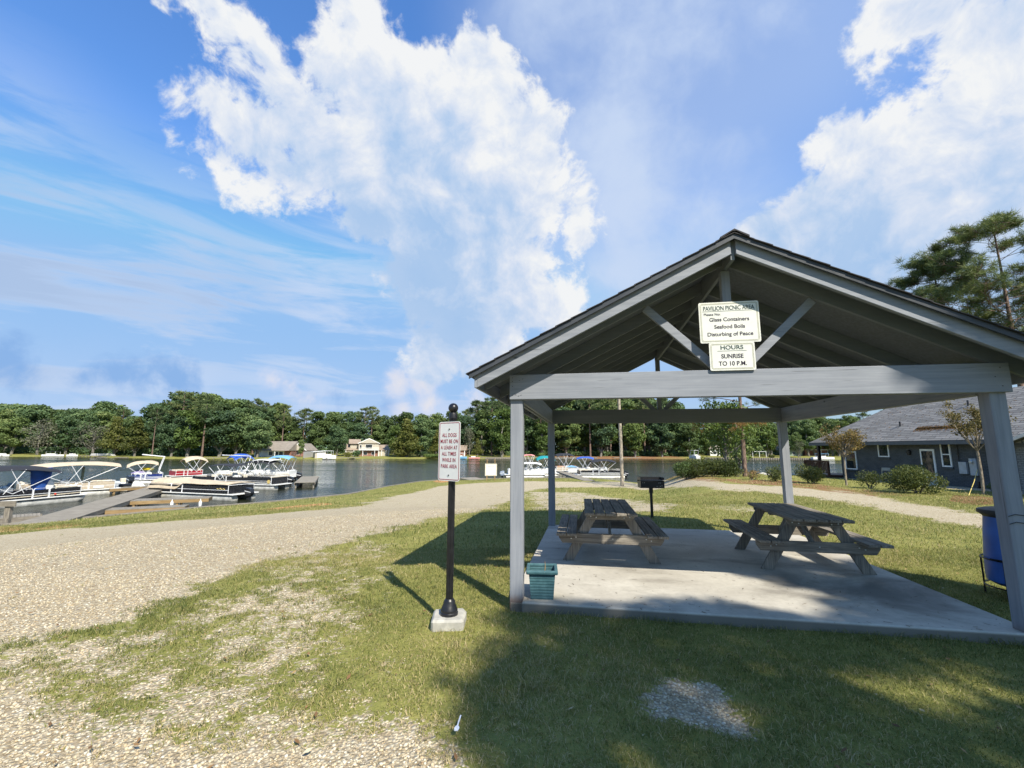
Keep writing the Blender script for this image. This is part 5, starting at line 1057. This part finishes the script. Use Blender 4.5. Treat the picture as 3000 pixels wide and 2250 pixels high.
for i,(px,py,lab) in enumerate([(507,1463,'white dock bumper tied to the side of the middle finger dock'),(590,1462,'white dock bumper hanging at the end of the middle finger dock')]):
    q=onz(px,py,-2.0); m=MB(); m.lathe([(.02,-.62),(.085,-.55),(.10,-.4),(.09,-.2),(.03,-.10),(.012,.02)],n=14); o=m.build('dock_bumper',M_bump,None,True); o.location=(q[0]*.997,q[1]*.995,-1.98); tag(o,lab,'dock bumper')
# timber bulkhead holding the near bank
BK=near[3:17]
m=MB()
t_=thing('bulkhead','low weathered timber bulkhead along the near lake bank','bulkhead')
for (a,b) in zip(BK[:-1],BK[1:]):
    hz0=gz(a[0]+.0,a[1]-.8)+.03;hz1=gz(b[0],b[1]-.8)+.03
    a_=Vector((a[0],a[1],0));b_=Vector((b[0],b[1],0)); n=(b_-a_).cross(Vector((0,0,1))).normalized()*.09
    MB().add([a_-n+Vector((0,0,-3.5)),b_-n+Vector((0,0,-3.5)),b_+n+Vector((0,0,-3.5)),a_+n+Vector((0,0,-3.5)),a_-n+Vector((0,0,hz0)),b_-n+Vector((0,0,hz1)),b_+n+Vector((0,0,hz1)),a_+n+Vector((0,0,hz0))],MB.BF).build('wall_section',GREYW[0],t_)
# ---------------------------------------------------------------- bank furniture
q=gpt(1438,1407); t_=thing('notice_board','framed white notice on two short finialed posts at the water edge','notice board',tuple(q),-.03); k=q[1]/F
hh=(1407-1360)*k; w_=34*k
MB().box((-w_/2,-.02,hh*.27),(w_/2,.02,hh*1.0)).build('frame',flat('cream painted wood',(.62,.58,.48),.6),t_)
MB().box((-w_/2+.12,-.03,hh*.33),(w_/2-.12,-.021,hh*.93)).build('notice',M_hull,t_)
text('lettering','BOAT RULES' if False else '',.1,M_red,t_,(0,0,0),(1,0,0),(0,0,1)) if False else None
for i in range(5): MB().box((-w_*.28,-.034,hh*(.84-.09*i)),(w_*.28*(1-.2*(i%2)),-.031,hh*(.84-.09*i)+.03)).build('text_line',M_red if i==0 else flat('grey print',(.4,.38,.36),.7),t_)
for s in (-1,1):
    MB().box((s*w_*.33-.05,-.045,-.3),(s*w_*.33+.05,.045,hh*.28)).build('post',TAN[2],t_); m=MB(); m.lathe([(.05,hh*1.0),(.05,hh*1.12),(.03,hh*1.14),(.065,hh*1.19),(.05,hh*1.25),(.01,hh*1.28)],(s*w_*.33,0,0),10); m.build('finial',TAN[2],t_)
q=onz(20,1537,-2.1); t_=thing('timber_rail','end of a weathered timber rail on a square post at the left edge','rail',tuple(q),.2); k=q[1]/F
MB().box((-.13,-.09,-.3),(.09,.09,1.0)).build('post',OLD[2],t_); MB().box((-2.2,-.16,.86),(.33,-.105,1.12)).build('rail_board',OLD[0],t_)
# utility pole
q=gpt(1823,1424); m=MB(); m.tube([(0,0,-.5),(.0,0,4),(-.10,0,10.5)],[.165,.155,.13],14); o=m.build('utility_pole',barkm('pole wood',(.26,.22,.17),(.44,.39,.32),9),None,True); o.location=tuple(q); tag(o,'bare round timber utility pole standing behind the pavilion','utility pole')
# ---------------------------------------------------------------- the grey brick house
def m_brick(t,p):
    P=t.coord('Object'); s=t.new('ShaderNodeSeparateXYZ'); t.l.new(P,s.inputs[0]); cb=t.new('ShaderNodeCombineXYZ'); t.l.new(t.math('ADD',s.outputs[0],s.outputs[1]),cb.inputs[0]); t.l.new(s.outputs[2],cb.inputs[1])
    b=t.new('ShaderNodeTexBrick'); t.l.new(cb.outputs[0],b.inputs['Vector']); b.inputs['Scale'].default_value=1; b.inputs['Brick Width'].default_value=.21; b.inputs['Row Height'].default_value=.078; b.inputs['Mortar Size'].default_value=.009
    b.inputs['Color1'].default_value=(.068,.073,.080,1); b.inputs['Color2'].default_value=(.098,.104,.112,1); b.inputs['Mortar'].default_value=(.032,.035,.038,1)
    t.put(p.inputs['Base Color'],t.mix(t.mr(t.noise(P,1.5,5),.3,.7,0,.3),b.outputs[0],(.13,.14,.15))); p.inputs['Roughness'].default_value=.75; t.put(p.inputs['Normal'],t.bump(t.math('SUBTRACT',1,b.outputs['Fac']),.8,.01))
M_brick=mat('painted brick',m_brick)
def m_hroof(t,p):
    P=t.coord('UV'); b=t.new('ShaderNodeTexBrick'); t.l.new(P,b.inputs['Vector']); b.inputs['Scale'].default_value=1; b.inputs['Brick Width'].default_value=.85; b.inputs['Row Height'].default_value=.20; b.inputs['Mortar Size'].default_value=.022; b.inputs['Mortar Smooth'].default_value=.3; b.offset=.37
    b.inputs['Color1'].default_value=(.175,.170,.160,1); b.inputs['Color2'].default_value=(.29,.28,.265,1); b.inputs['Mortar'].default_value=(.085,.085,.09,1)
    n=t.noise(P,2.0,5,.65); t.put(p.inputs['Base Color'],t.mix(t.mr(n,.35,.75,0,.35),b.outputs[0],(.12,.12,.13))); p.inputs['Roughness'].default_value=.95; t.put(p.inputs['Normal'],t.bump(t.math('SUBTRACT',1,b.outputs['Fac']),.9,.02))
M_hroof=mat('house shingles',m_hroof)
def uvplane(name,quad,m,parent,th=.05):
    # sloped roof sheet with metric UVs, quad = eave-left, eave-right, ridge-right, ridge-left
    q=[Vector(v) for v in quad]; n=(q[1]-q[0]).cross(q[-1]-q[0]).normalized(); me=bpy.data.meshes.new(name); k=len(q)
    me.from_pydata([tuple(v) for v in q]+[tuple(v-n*th) for v in q],[],[tuple(range(k)),tuple(range(2*k-1,k-1,-1))]+[(i,k+i,k+(i+1)%k,(i+1)%k) for i in range(k)])
    ux=(q[1]-q[0]).normalized(); uy=n.cross(ux); uv=me.uv_layers.new(name='UVMap')
    for lp in me.loops: v=me.vertices[lp.vertex_index].co-q[0]; uv.data[lp.index].uv=(v.dot(ux),v.dot(uy))
    return link(name,me,m,parent)
M_trim=flat('dark grey trim',(.10,.11,.125),.55); M_wf=flat('white window frame',(.78,.78,.78),.4)
def m_pane(t,p):
    p.inputs['Base Color'].default_value=(.02,.028,.032,1); p.inputs['Roughness'].default_value=.04; p.inputs['Specular IOR Level'].default_value=.9
    t.put(p.inputs['Normal'],t.bump(t.noise(t.coord('Object'),1.5,3),.06,.05))
M_pane=mat('window glass',m_pane)
HX=24.0; GZ=-.42; hs=thing('brick_house','single storey house of dark grey painted brick with a grey hipped roof','house',(HX,22,GZ))
ov=.50; RX=3.7; PT=.70
Y0h,Y1h=-4.0,10.3; EZ=2.55                               # local: wall plane x=0, y from -4 (near) to 10.3 (far)
MB().box((0,Y0h,-.4),(2*RX,Y1h,EZ)).build('wall',M_brick,hs)
RZh=EZ+ (RX+ov)*PT; YE=Y1h+2.6; HIP=4.2
A=(-ov,YE,EZ+.02);B=(-ov,Y0h-8,EZ+.02);Cc=(RX,Y0h-8,RZh);Dd=(RX,YE-HIP,RZh)
rf=uvplane('roof',[A,B,Cc,Dd],M_hroof,hs)
uvplane('roof',[(2*RX+ov,YE,EZ+.02),A,Dd],M_hroof,hs)
uvplane('roof',[(2*RX+ov,Y0h-8,EZ+.02),(2*RX+ov,YE,EZ+.02),Dd,Cc],M_hroof,hs)
MB().box((-ov-.02,Y0h-8,EZ-.20),(-ov+.03,YE,EZ-.005)).build('fascia',M_trim,hs); MB().box((-ov+.03,YE-.05,EZ-.20),(2*RX+ov,YE,EZ-.005)).build('fascia',M_trim,hs)
MB().box((-ov+.03,Y0h-8,EZ-.20),(.0,YE-.05,EZ-.17)).build('soffit',M_trim,hs)
def window(y0,y1,z0,z1,split=False,sill=True):
    f=MB(); w=.075
    for a,b in (((-.05,y0,z0),(.03,y0+w,z1)),((-.05,y1-w,z0),(.03,y1,z1)),((-.05,y0+w,z0),(.03,y1-w,z0+w)),((-.05,y0+w,z1-w),(.03,y1-w,z1))): f.box(a,b)
    if split: f.box((-.045,y0+w,(z0+z1)/2-.03),(.03,y1-w,(z0+z1)/2+.03))
    o=f.build('window',M_wf,hs); MB().box((-.022,y0+w,z0+w),(-.012,y1-w,z1-w)).build('pane',M_pane,o)
    if sill: MB().box((-.09,y0-.04,z0-.10),(-.002,y1+.04,z0-.01)).build('sill',M_brick,o)
def ywall(px): r=ray(px,1350); return HX/(r[0]/r[1])-22
def zwall(px,py): y=ywall(px)+22; return ony(px,py,y)[2]-GZ
def win_px(pl,pr,pt,pb,split=False): 
    window(ywall(pr),ywall(pl),zwall((pl+pr)/2,pb),zwall((pl+pr)/2,pt),split)
win_px(2577,2609,1297,1339); win_px(2761,2790,1295,1368,True); win_px(2478,2511,1322,1375)
# glazed door
yd0,yd1=ywall(2742),ywall(2700); zt_=2.10
dr_=MB().box((-.05,yd0,.02),(-.003,yd1,zt_)).build('door',M_wf,hs); MB().box((-.062,yd0+.10,.52),(-.052,yd1-.10,zt_-.12)).build('pane',M_pane,dr_); MB().box((-.058,yd0+.12,.10),(-.052,yd1-.12,.44)).build('panel',flat('pale blue door panel',(.40,.47,.52),.5),dr_); MB().box((-.09,yd1-.085,1.0),(-.052,yd1-.05,1.18)).build('handle',M_blk,dr_)
yb=ywall(2672); MB().prism([(-.12,yb,1.75),(-.12,yb+.14,1.75),(-.12,yb+.18,1.95),(-.12,yb+.07,2.05),(-.12,yb-.04,1.95)],(.12,0,0)).build('wall_lamp',M_blk,hs)
ym=ywall(2830); o=MB().box((-.14,ym-.10,.80),(-.0,ym+.30,1.42)).build('meter_box',flat('grey meter box',(.40,.42,.44),.5),hs,bev=.01)
ym=ywall(2858); o=MB().box((-.16,ym-.16,.75),(-.0,ym+.20,1.62)).build('meter_box',flat('grey meter box',(.40,.42,.44),.5),hs,bev=.01); m=MB(); m.lathe([(.09,0),(.09,.10),(.06,.13)],n=16); q=m.build('dial',M_alu,o,True); q.matrix_local=Matrix.Translation((-.16,ym+.02,1.45))@Matrix.Rotation(-math.pi/2,4,'Y')
MB().tube([(-.05,ywall(2812),1.2),(-.05,ywall(2812),2.5)],.02,6).build('conduit',M_blk,hs); MB().tube([(-.08,ywall(2862),-.1),(-.08,ywall(2862),.45)],.05,8).build('conduit',M_blk,hs)
for y,x in ((ywall(2620)+.3,.9),(3.2,2.4)):
    z=EZ+(x+ov)*PT; MB().tube([(x,y,z-.1),(x,y,z+.32)],.045,8).build('vent_pipe',M_blk,hs)
m=MB(); R=np.random.default_rng(8); P=[]
for k in range(2600):
    if R.random()<.75: y=R.uniform(ywall(2815),ywall(2670)); x=.55+R.normal()*.09+.25*(y<1)
    else: y=R.uniform(-5,9); x=R.uniform(-.3,3)
    P.append((x,y,EZ+(x+ov)*PT+.03))
P=np.array(P); me_o=leaves('roof_debris',P,.10,L_dry,hs,seed=3,aspect=.2)
MB().box((.52,ywall(2815),EZ+(.52+ov)*PT+.0),(.56,ywall(2672),EZ+(.56+ov)*PT+.06)).build('roof_batten',M_blk,hs)
# projecting gabled wing towards the viewer
GX=-1.6; gy0,gy1=-12.0,-2.35; gm_=(gy0+gy1)/2; M_gar=M_brick
def m_brick_sunlit(t,p):
    m_brick(t,p); bn=[n for n in t.n if n.type=='TEX_BRICK'][0]; bn.inputs['Color1'].default_value=(.23,.235,.24,1); bn.inputs['Color2'].default_value=(.30,.305,.31,1); bn.inputs['Mortar'].default_value=(.07,.07,.075,1)  # same painted brick, colours lightened to carry the sunlit look of the wing
MB().box((GX,gy0,-.4),(3,gy1,2.35)).build('wing_wall',mat('sunlit painted brick',m_brick_sunlit),hs)
gp_=1.25+.9
MB().prism([(GX-.02,gy0-.0,2.352),(GX-.02,gy1+.0,2.352),(GX-.02,gm_,2.352+(gy1-gm_)*.40)],(.12,0,0)).build('gable',flat('light grey board siding',(.36,.37,.38),.7),hs)
for k in range(8): y=gy1-.35-k*.42; MB().box((GX-.045,y,2.36),(GX-.022,y+.045,2.34+(gy1-y)*.40)).build('batten',M_trim,hs)
MB().box((GX-.06,gy0,2.20),(GX-.002,gy1,2.351)).build('gable_trim',M_trim,hs)
uvplane('roof',[(6.5,gy1+.45,2.24),(GX-.45,gy1+.45,2.24),(GX-.45,gm_,2.42+(gy1-gm_)*.40),(6.5,gm_,2.42+(gy1-gm_)*.40)],M_hroof,hs,.05)
uvplane('roof',[(GX-.45,gy0-.45,2.24),(6.5,gy0-.45,2.24),(6.5,gm_,2.42+(gy1-gm_)*.40),(GX-.45,gm_,2.42+(gy1-gm_)*.40)],M_hroof,hs,.05)
MB().prism([(GX-.49,gy1+.47,2.12),(GX-.49,gm_,2.30+(gy1-gm_)*.40),(GX-.49,gm_,2.47+(gy1-gm_)*.40),(GX-.49,gy1+.47,2.26)],(.04,0,0)).build('rake_board',M_wf,hs)
# porch post and deck with brown balusters at the far end
MB().box((-.25,YE-.65,.0),(-.07,YE-.47,EZ-.2)).build('porch_post',M_blk,hs)
dk=thing('deck','small deck with dark brown baluster railing at the far end of the grey house','deck',(HX,22,GZ))
M_br=grain_mat('dark brown stain',(.045,.018,.012),(.10,.045,.03),'z',.6)
MB().box((-.95,Y1h+.05,.0),(3,YE+.1,.22)).build('platform',M_br,dk)
MB().box((-.95,Y1h+.05,1.15),(-.86,YE+.1,1.24)).build('handrail',M_br,dk); MB().box((-.95,Y1h+.05,.34),(-.86,YE+.1,.42)).build('bottom_rail',M_br,dk)
y=Y1h+.06
while y<YE+.05: MB().box((-.925,y,.43),(-.885,y+.075,1.149)).build('baluster',M_br,dk); y+=.14
for y in (Y1h+.06,YE): MB().box((-.97,y,.225),(-.84,y+.11,1.15)).build('newel',M_br,dk)
# things by the house wall
q=gpt(2600,1413); t_=thing('hose_reel','grey plastic hose reel cart standing against the brick wall','hose reel',tuple(q),-.8)
for s in (-1,1): MB().tube([(s*.22,.15,0),(s*.22,.05,.45),(s*.18,-.02,.85)],.03,6).build('frame',flat('grey plastic',(.30,.31,.30),.6),t_)
MB().box((-.20,-.04,.70),(.20,.04,.88)).build('crossbar',flat('grey plastic',(.30,.31,.30),.6),t_); m=MB(); m.lathe([(.20,-.16),(.20,-.14),(.09,-.13),(.09,.13),(.20,.14),(.20,.16)],n=18); o=m.build('reel',M_blk,t_,True); o.matrix_local=Matrix.Translation((0,.05,.34))@Matrix.Rotation(math.pi/2,4,'Y')
qa=gpt(2838,1452); y_=20.2; qb=np.array([ray(2864,1375)[0]/ray(2864,1375)[1]*20.6,20.6,ony(2864,1375,20.6)[2]])
m=MB(); m.tube([tuple(qa),tuple(qa*.45+qb*.55+np.array([0,0,-.06])),tuple(qb)],.012,6); o=m.build('rope',flat('yellow rope',(.62,.50,.16),.7)); tag(o,'yellow rope staked out from the crape myrtle beside the meter boxes','rope')
# straw mulch mound is part of the ground; roundish stones by the water
for i,(px,py) in enumerate([(2235,1392),(2252,1396),(2322,1396)]):
    q=onz(px,py,-.55); m=MB(); vs=IV*np.array([.45,.35,.28])*(1+.25*(np.random.default_rng(i).random((12,1))-.5)); m.add(vs,[tuple(f) for f in IF]); o=m.build('boulder',M_conc2); o.location=tuple(q); tag(o,['brown boulder right of the pine trunk at the bank','second boulder on the bank, left of the brown-tipped shrub','boulder on the bank just right of the rear right post'][i],'boulder')
# ---------------------------------------------------------------- houses across the lake
M_rt=flat('tan shingle roof',(.28,.22,.17),.9,sc=.8); M_rg=flat('grey brown shingle roof',(.24,.21,.18),.9,sc=.8); M_side=flat('beige siding',(.44,.40,.33),.7); M_rbr=flat('red brown brick',(.26,.13,.10),.85,sc=3,var=.3); M_dkw=flat('dark window glass',(.03,.035,.04),.15)
def fhouse(name,label,pl,pr,pbase,dep):
    x0,y0=farpos(pl,dep);x1,y1=farpos(pr,dep); z=gz((x0+x1)/2,(y0+y1)/2); h=math.atan2(y1-y0,x1-x0); L=math.hypot(x1-x0,y1-y0)
    return thing(name,label,'house',((x0+x1)/2,(y0+y1)/2,z-.2),h),L,y0/F
def gable(p,x0,x1,y0,y1,z0,zr,m,ridge='x',ov=.5,wallm=None,name='roof'):
    mb=MB()
    if ridge=='x': mb.prism([(x0-ov,y0-ov,z0-.1),(x0-ov,(y0+y1)/2,zr),(x0-ov,y1+ov,z0-.1)],(x1-x0+2*ov,0,0))
    else: mb.prism([(x0-ov,y0-ov,z0-.1),((x0+x1)/2,y0-ov,zr),(x1+ov,y0-ov,z0-.1)],(0,y1-y0+2*ov,0))
    o=mb.build(name,m,p)
    if ridge=='y' and wallm:
        MB().prism([(x0,y0-ov-.04,z0+.05),((x0+x1)/2,y0-ov-.04,zr-.25),(x1,y0-ov-.04,z0+.05)],(0,.035,0)).build('gable_end',wallm,o)
        for s,e in (((x0-ov,z0-.1),((x0+x1)/2,zr)),((x1+ov,z0-.1),((x0+x1)/2,zr))): MB().bar((s[0],y0-ov-.08,s[1]-.05),(e[0],y0-ov-.08,e[1]-.05),.06,.28).build('rake_board',M_wf,o)
    return o
def fwin(p,x,z,w,h,y,m=None):
    o=MB().box((x-w/2-.08,y-.06,z-.08),(x+w/2+.08,y-.01,z+h+.08)).build('window',M_wf,p); MB().box((x-w/2,y-.08,z),(x+w/2,y-.065,z+h)).build('pane',m or M_dkw,o)
p,L,k=fhouse('two_storey_house','two storey beige house with a tan roof and a white balcony across the lake',1008,1140,1331,17)
MB().box((-L/2,0,0),(L/2,9,2.7)).build('ground_floor',M_side,p); gable(p,-L/2,-L*.05,0,9,2.7,5.2,M_rt,'x'); gable(p,L*.26,L/2,0,9,2.7,5.0,M_rt,'x')
xa,xb=-L*.20,L*.25; MB().box((xa,-1.2,2.75),(xb,8,5.6)).build('upper_floor',M_side,p); gable(p,xa,xb,-1.2,8,5.6,7.6,M_rt,'y',.4,M_side); gable(p,-L*.40,xa+.6,.6,8,5.4,7.3,M_rt,'x',.3,None,'roof'); MB().box((-L*.38,1,2.7),(xa,8,5.45)).build('upper_wing',M_side,p)
MB().box((xa+.3,-1.19,.05),(xb-.3,-.0,2.3)).build('porch_recess',M_rbr,p)
fwin(p,(xa+xb)/2,3.4,2.6,1.6,-1.2); fwin(p,xa+.8,3.3,.7,1.5,-1.2); fwin(p,(xa+xb)/2-1.3,.7,1.4,1.1,-1.19); fwin(p,(xa+xb)/2+1.8,.7,1.2,1.1,-1.19)
for x in (xa+.1,(xa+xb)/2-2.4,(xa+xb)/2+2.4,xb-.1): MB().box((x-.09,-2.4,0),(x+.09,-2.2,2.75)).build('porch_post',M_wf,p)
MB().box((xa,-2.5,2.62),(xb,-1.21,2.78)).build('balcony',M_wf,p)
for x in np.arange(xa+.1,xb,.35): MB().box((x,-2.47,2.79),(x+.06,-2.43,3.65)).build('baluster',M_wf,p)
MB().box((xa,-2.5,3.65),(xb,-2.4,3.74)).build('handrail',M_wf,p); MB().box((-L/2,-3,-.1),(L/2,-.5,.12)).build('patio',M_conc2,p)
for x in (-L/2+.5,-L*.3,L*.32,L*.42,L/2-.3): MB().box((x-.12,-.55,0),(x+.12,-.35,2.6)).build('porch_post',M_wf,p)
p,L,k=fhouse('ranch_house','low grey roofed house with white porch posts left of the far fence',752,852,1335,12)
MB().box((-L/2,0,0),(L/2,9,2.7)).build('wall',M_wf,p); MB().box((L/2-2.6,-.3,0),(L/2,9,2.75)).build('brick_wall',M_rbr,p); MB().prism([(L/2-.02,-.3,2.7),(L/2-.02,9,2.7),(L/2-.02,4.3,6.2)],(.06,0,0)).build('gable_end',M_rbr,p); gable(p,-L/2,L/2-.3,-2,9.5,2.7,6.3,M_rg,'x')
for x in np.arange(-L/2+.5,L/2-3,2.6): MB().box((x-.1,-2.2,0),(x+.1,-2.0,2.6)).build('porch_post',M_wf,p)
for x in (-L*.1,.06*L,.2*L): fwin(p,x,.8,1.5,1.3,0)
p,L,k=fhouse('gabled_house','smaller gabled house with white rakes immediately left of the grey fence across the lake',853,894,1333,16)
MB().box((-L/2,0,0),(L/2,10,2.6)).build('wall',M_rbr,p); gable(p,-L/2,L/2,0,10,2.6,5.4,M_rg,'y',.5,M_side); fwin(p,-.5,.9,1.4,1.2,0)
p,L,k=fhouse('boathouse','flat roofed beige boathouse with a wide door at the far waterline',922,954,1343,1.5)
MB().box((-L/2,0,0),(L/2,5,2.4)).build('wall',M_side,p); MB().prism([(-L/2-.7,-.5,2.35),(L/2+.3,-.5,2.75),(L/2+.3,-.5,2.9),(-L/2-.7,-.5,2.5)],(0,6,0)).build('roof',M_wf,p); o=MB().box((-L*.3,-.06,.1),(L*.42,-.01,2.1)).build('door',M_hull,p)
p,L,k=fhouse('brick_house','brick house corner with a tan roof partly behind the leash sign across the lake',1345,1362,1325,16)
MB().box((-L/2-2,0,0),(L/2,9,2.8)).build('wall',M_rbr,p); gable(p,-L/2-2,L/2,0,9,2.8,5.0,M_rt,'x'); MB().box((L/2-.3,-.4,0),(L/2,-.15,2.7)).build('porch_post',M_wf,p)
p,L,k=fhouse('white_gable_house','pale green gabled house across the lake, right of the rear right post',2303,2352,1325,26)
MB().box((-L/2,0,0),(L/2,9,3.0)).build('wall',flat('pale green siding',(.20,.26,.20),.7),p); gable(p,-L/2,L/2,0,9,3.0,6.2,M_rg,'y',.5,flat('pale green siding',(.20,.26,.20),.7)); fwin(p,0,.8,1.4,1.3,0)
p,L,k=fhouse('balcony_house','red brick house with a long white balcony beyond the porch of the grey house',2360,2425,1325,30)
MB().box((-L/2,0,0),(L/2,9,6.0)).build('wall',M_rbr,p); MB().box((-L/2,-2,2.9),(L/2,-.01,3.2)).build('balcony',M_wf,p); gable(p,-L/2,L/2,0,9,6,8.2,M_rg,'x')
for x in np.arange(-L/2+.2,L/2,3.2): MB().box((x-.1,-2,0),(x+.1,-1.85,2.9)).build('porch_post',M_wf,p)
p,L,k=fhouse('white_house','white house wall glimpsed between the trees left of the pine trunk across the lake',2082,2110,1325,22)
MB().box((-L/2,0,0),(L/2,8,3.4)).build('wall',M_wf,p); gable(p,-L/2,L/2,0,8,3.4,5.2,M_rg,'x'); fwin(p,0,1,1.2,1.2,0)
# fence, far posts, bulkheads and lawns' edges
def fence(label,pa,pb,da,db,H=1.9,m=None,step=.30,gap=.06):
    xa,ya=farpos(pa,da);xb,yb=farpos(pb,db); L=math.hypot(xb-xa,yb-ya); p=thing('fence',label,'fence',(xa,ya,0),math.atan2(yb-ya,xb-xa)); mb=MB()
    n=int(L/step)
    for i in range(n): 
        f=i/n; z=gz(xa*(1-f)+xb*f,ya*(1-f)+yb*f); mb.box((i*step,-.02,z-.1),(i*step+step-gap,.02,z+H))
    mb.build('pickets',m,p); return p
fence('tall grey board fence running down to the far waterline beside the boathouse',888,924,1.5,16,2.3,flat('grey fence boards',(.42,.41,.40),.8))
def wallrow(label,pa,pb,H=.9,m=None):
    P=[farpos(px,-.15) for px in range(pa,pb+1,20)]; p=thing('sea_wall',label,'sea wall'); mb=MB(); pm=MB()
    for (x0,y0),(x1,y1) in zip(P[:-1],P[1:]):
        a=Vector((x0,y0,WZ));b=Vector((x1,y1,WZ)); mb.bar(a+Vector((0,0,H/2-.2)),b+Vector((0,0,H/2-.2)),.12,H)
        n=max(1,int((b-a).length/.9))
        for i in range(n): c=a+(b-a)*(i/n); pm.box((c.x-.16,c.y-.35,WZ-.5),(c.x+.16,c.y-.10,WZ+H-.25))
    mb.build('wall',OLD[0],p); pm.build('piling',m or GREYW[2],p)['kind']='stuff'
wallrow('piled timber sea wall below the lawn right of the leash sign across the lake',1410,1760)
wallrow('piled timber sea wall below the lawn behind the pine trunk across the lake',2065,2420)
wallrow('low pale timber edge left of the tall oaks across the lake',276,384,.45)
def fdock(label,pa,pb,out=3.0):
    x0,y0=farpos(pa,-out);x1,y1=farpos(pb,-out); p=thing('dock',label,'dock',(x0,y0,WZ),math.atan2(y1-y0,x1-x0)); L=math.hypot(x1-x0,y1-y0)
    MB().box((0,0,.45),(L,out,.60)).build('decking',GREYW[0],p)
    for x in np.arange(.2,L,2.5): MB().box((x,.1,-.6),(x+.2,.3,.44)).build('piling',GREYW[2],p)
for a,b,l in ((232,272,'dark low dock at the foot of the bare grey tree across the lake'),(600,675,'long low dock below the oaks across the lake'),(955,1055,'low dock running right from the boathouse across the lake'),(1800,1880,'pale low dock behind the utility pole across the lake'),(0,22,'dark dock at the left edge across the lake')): fdock(l,a,b)
def smallboat(label,px,L,m,top=None,H=.8,out=2.2,cat='boat',name='moored_boat',end_on=False,canz=2.2):
    x,y=farpos(px,-out); p=thing(name,label,cat,(x,y,WZ),math.radians(100) if end_on else random.uniform(-.1,.1))
    MB().prism([(-L/2,-1,.15),(L/2-.8,-1,.15),(L/2,-.0,.15),(L/2-.8,1,.15),(-L/2,1,.15)],(0,0,H)).build('hull',m,p,bev=.08); MB().box((-L*.3,-.7,H+.15),(L*.1,.7,H+.6)).build('seats',M_hull,p,bev=.1)
    if top:
        MB().box((-L*.3,-1.05,canz),(L*.2,1.05,canz+.14)).build('canopy',top,p,bev=.04)
        for sx in (-L*.28,L*.18):
            for sy in (-.95,.95): MB().tube([(sx,sy,H),(sx,sy,canz)],.04,5).build('canopy_strut',M_white,p)
smallboat('white boat with a dark top moored below the grey tree across the lake',156,9,M_hull,M_cvk); smallboat('small white boat with an outboard left of the bare grey tree across the lake',213,4,M_hull); smallboat('white boat at the left edge across the lake',8,5,M_hull)
smallboat('white runabout under a white cover raised at the boathouse across the lake',966,4.6,M_hull,M_cvw,1.3,canz=3.0); smallboat('white motor boat with a white hardtop moored end on across the lake',2034,6,M_hull,M_cvw,1.3,end_on=True,canz=3.6,out=3); smallboat('long white boat with a light blue cover beyond the porch of the grey house',2412,9,M_hull,M_cvl,1.0,canz=2.4)
smallboat('small pink rowing boat with a white top right of the leash sign across the lake',1390,4.5,M_cvpink,None,.5); smallboat('pale blue boat beside the brick house corner across the lake',1352,4.5,M_cvl,M_cvw,.8)
x,y=farpos(299,3); o=MB().prism([(-5,-.5,0),(-4,-.9,.9),(4,-.9,.9),(5,-.5,0)],(0,1.4,0)).build('overturned_canoe',M_hull,None,bev=.1); o.location=(x,y,gz(x,y)+.1); tag(o,'long white upturned boat lying on the lawn under the yellow green cypress','canoe')
x,y=farpos(926,40); m=MB(); m.tube([(0,0,0),(0,0,18)],.2,8); o=m.build('utility_pole',M_hull); o.location=(x,y,-1); tag(o,'pale utility pole with a transformer rising from the trees across the lake','utility pole'); MB().box((-1.2,-.4,14),(-.3,.4,15.8)).build('transformer',M_hull,o)
x,y=farpos(2226,12); t_=thing('swing_frame','white metal swing frame on the lawn across the lake','swing frame',(x,y,gz(x,y)))
for a,b in (((-3,0,0),(-3,0,2.6)),((3,0,0),(3,0,2.6)),((-3,0,2.6),(3,0,2.6)),((0,0,0),(0,0,2.6))): MB().bar(a,b,.14,.14,up=(0,1,0)).build('bar',M_wf,t_)
for px,dep,w,h,m_,lab in ((1178,7,9,4.2,L_yel,'large yellow green bush right of the two storey house'),(1020,8,4,2.2,L_yel,'small bright bush left of the two storey house patio'),(1045,9,4,3,L_dark,'dark bush in front of the two storey house'),(1268,4,8,1.6,L_bright,'low reeds along the waterline left of the leash sign'),(1585,9,4,1.8,L_mid,'round shrub on the lawn behind the rear left post'),(2262,8,3,1.5,L_yel,'yellow shrub on the lawn left of the rear right post'),(1240,9,7,3,L_dark,'dark bush under the cypresses left of the leash sign')):
    x,y=farpos(px,dep); R=np.random.default_rng(px); Lb=[(R.uniform(-.3,.3)*w,R.uniform(-.2,.2)*w,h*R.uniform(.35,.6),w*.28,w*.25,h*.4) for _ in range(7)]; P,N,T=lobe_points(R,Lb,90,.3); t_=thing('bush',lab,'bush',(x,y,gz(x,y))); leaves('foliage',P,.45,m_,t_,N,seed=px,tint=T)
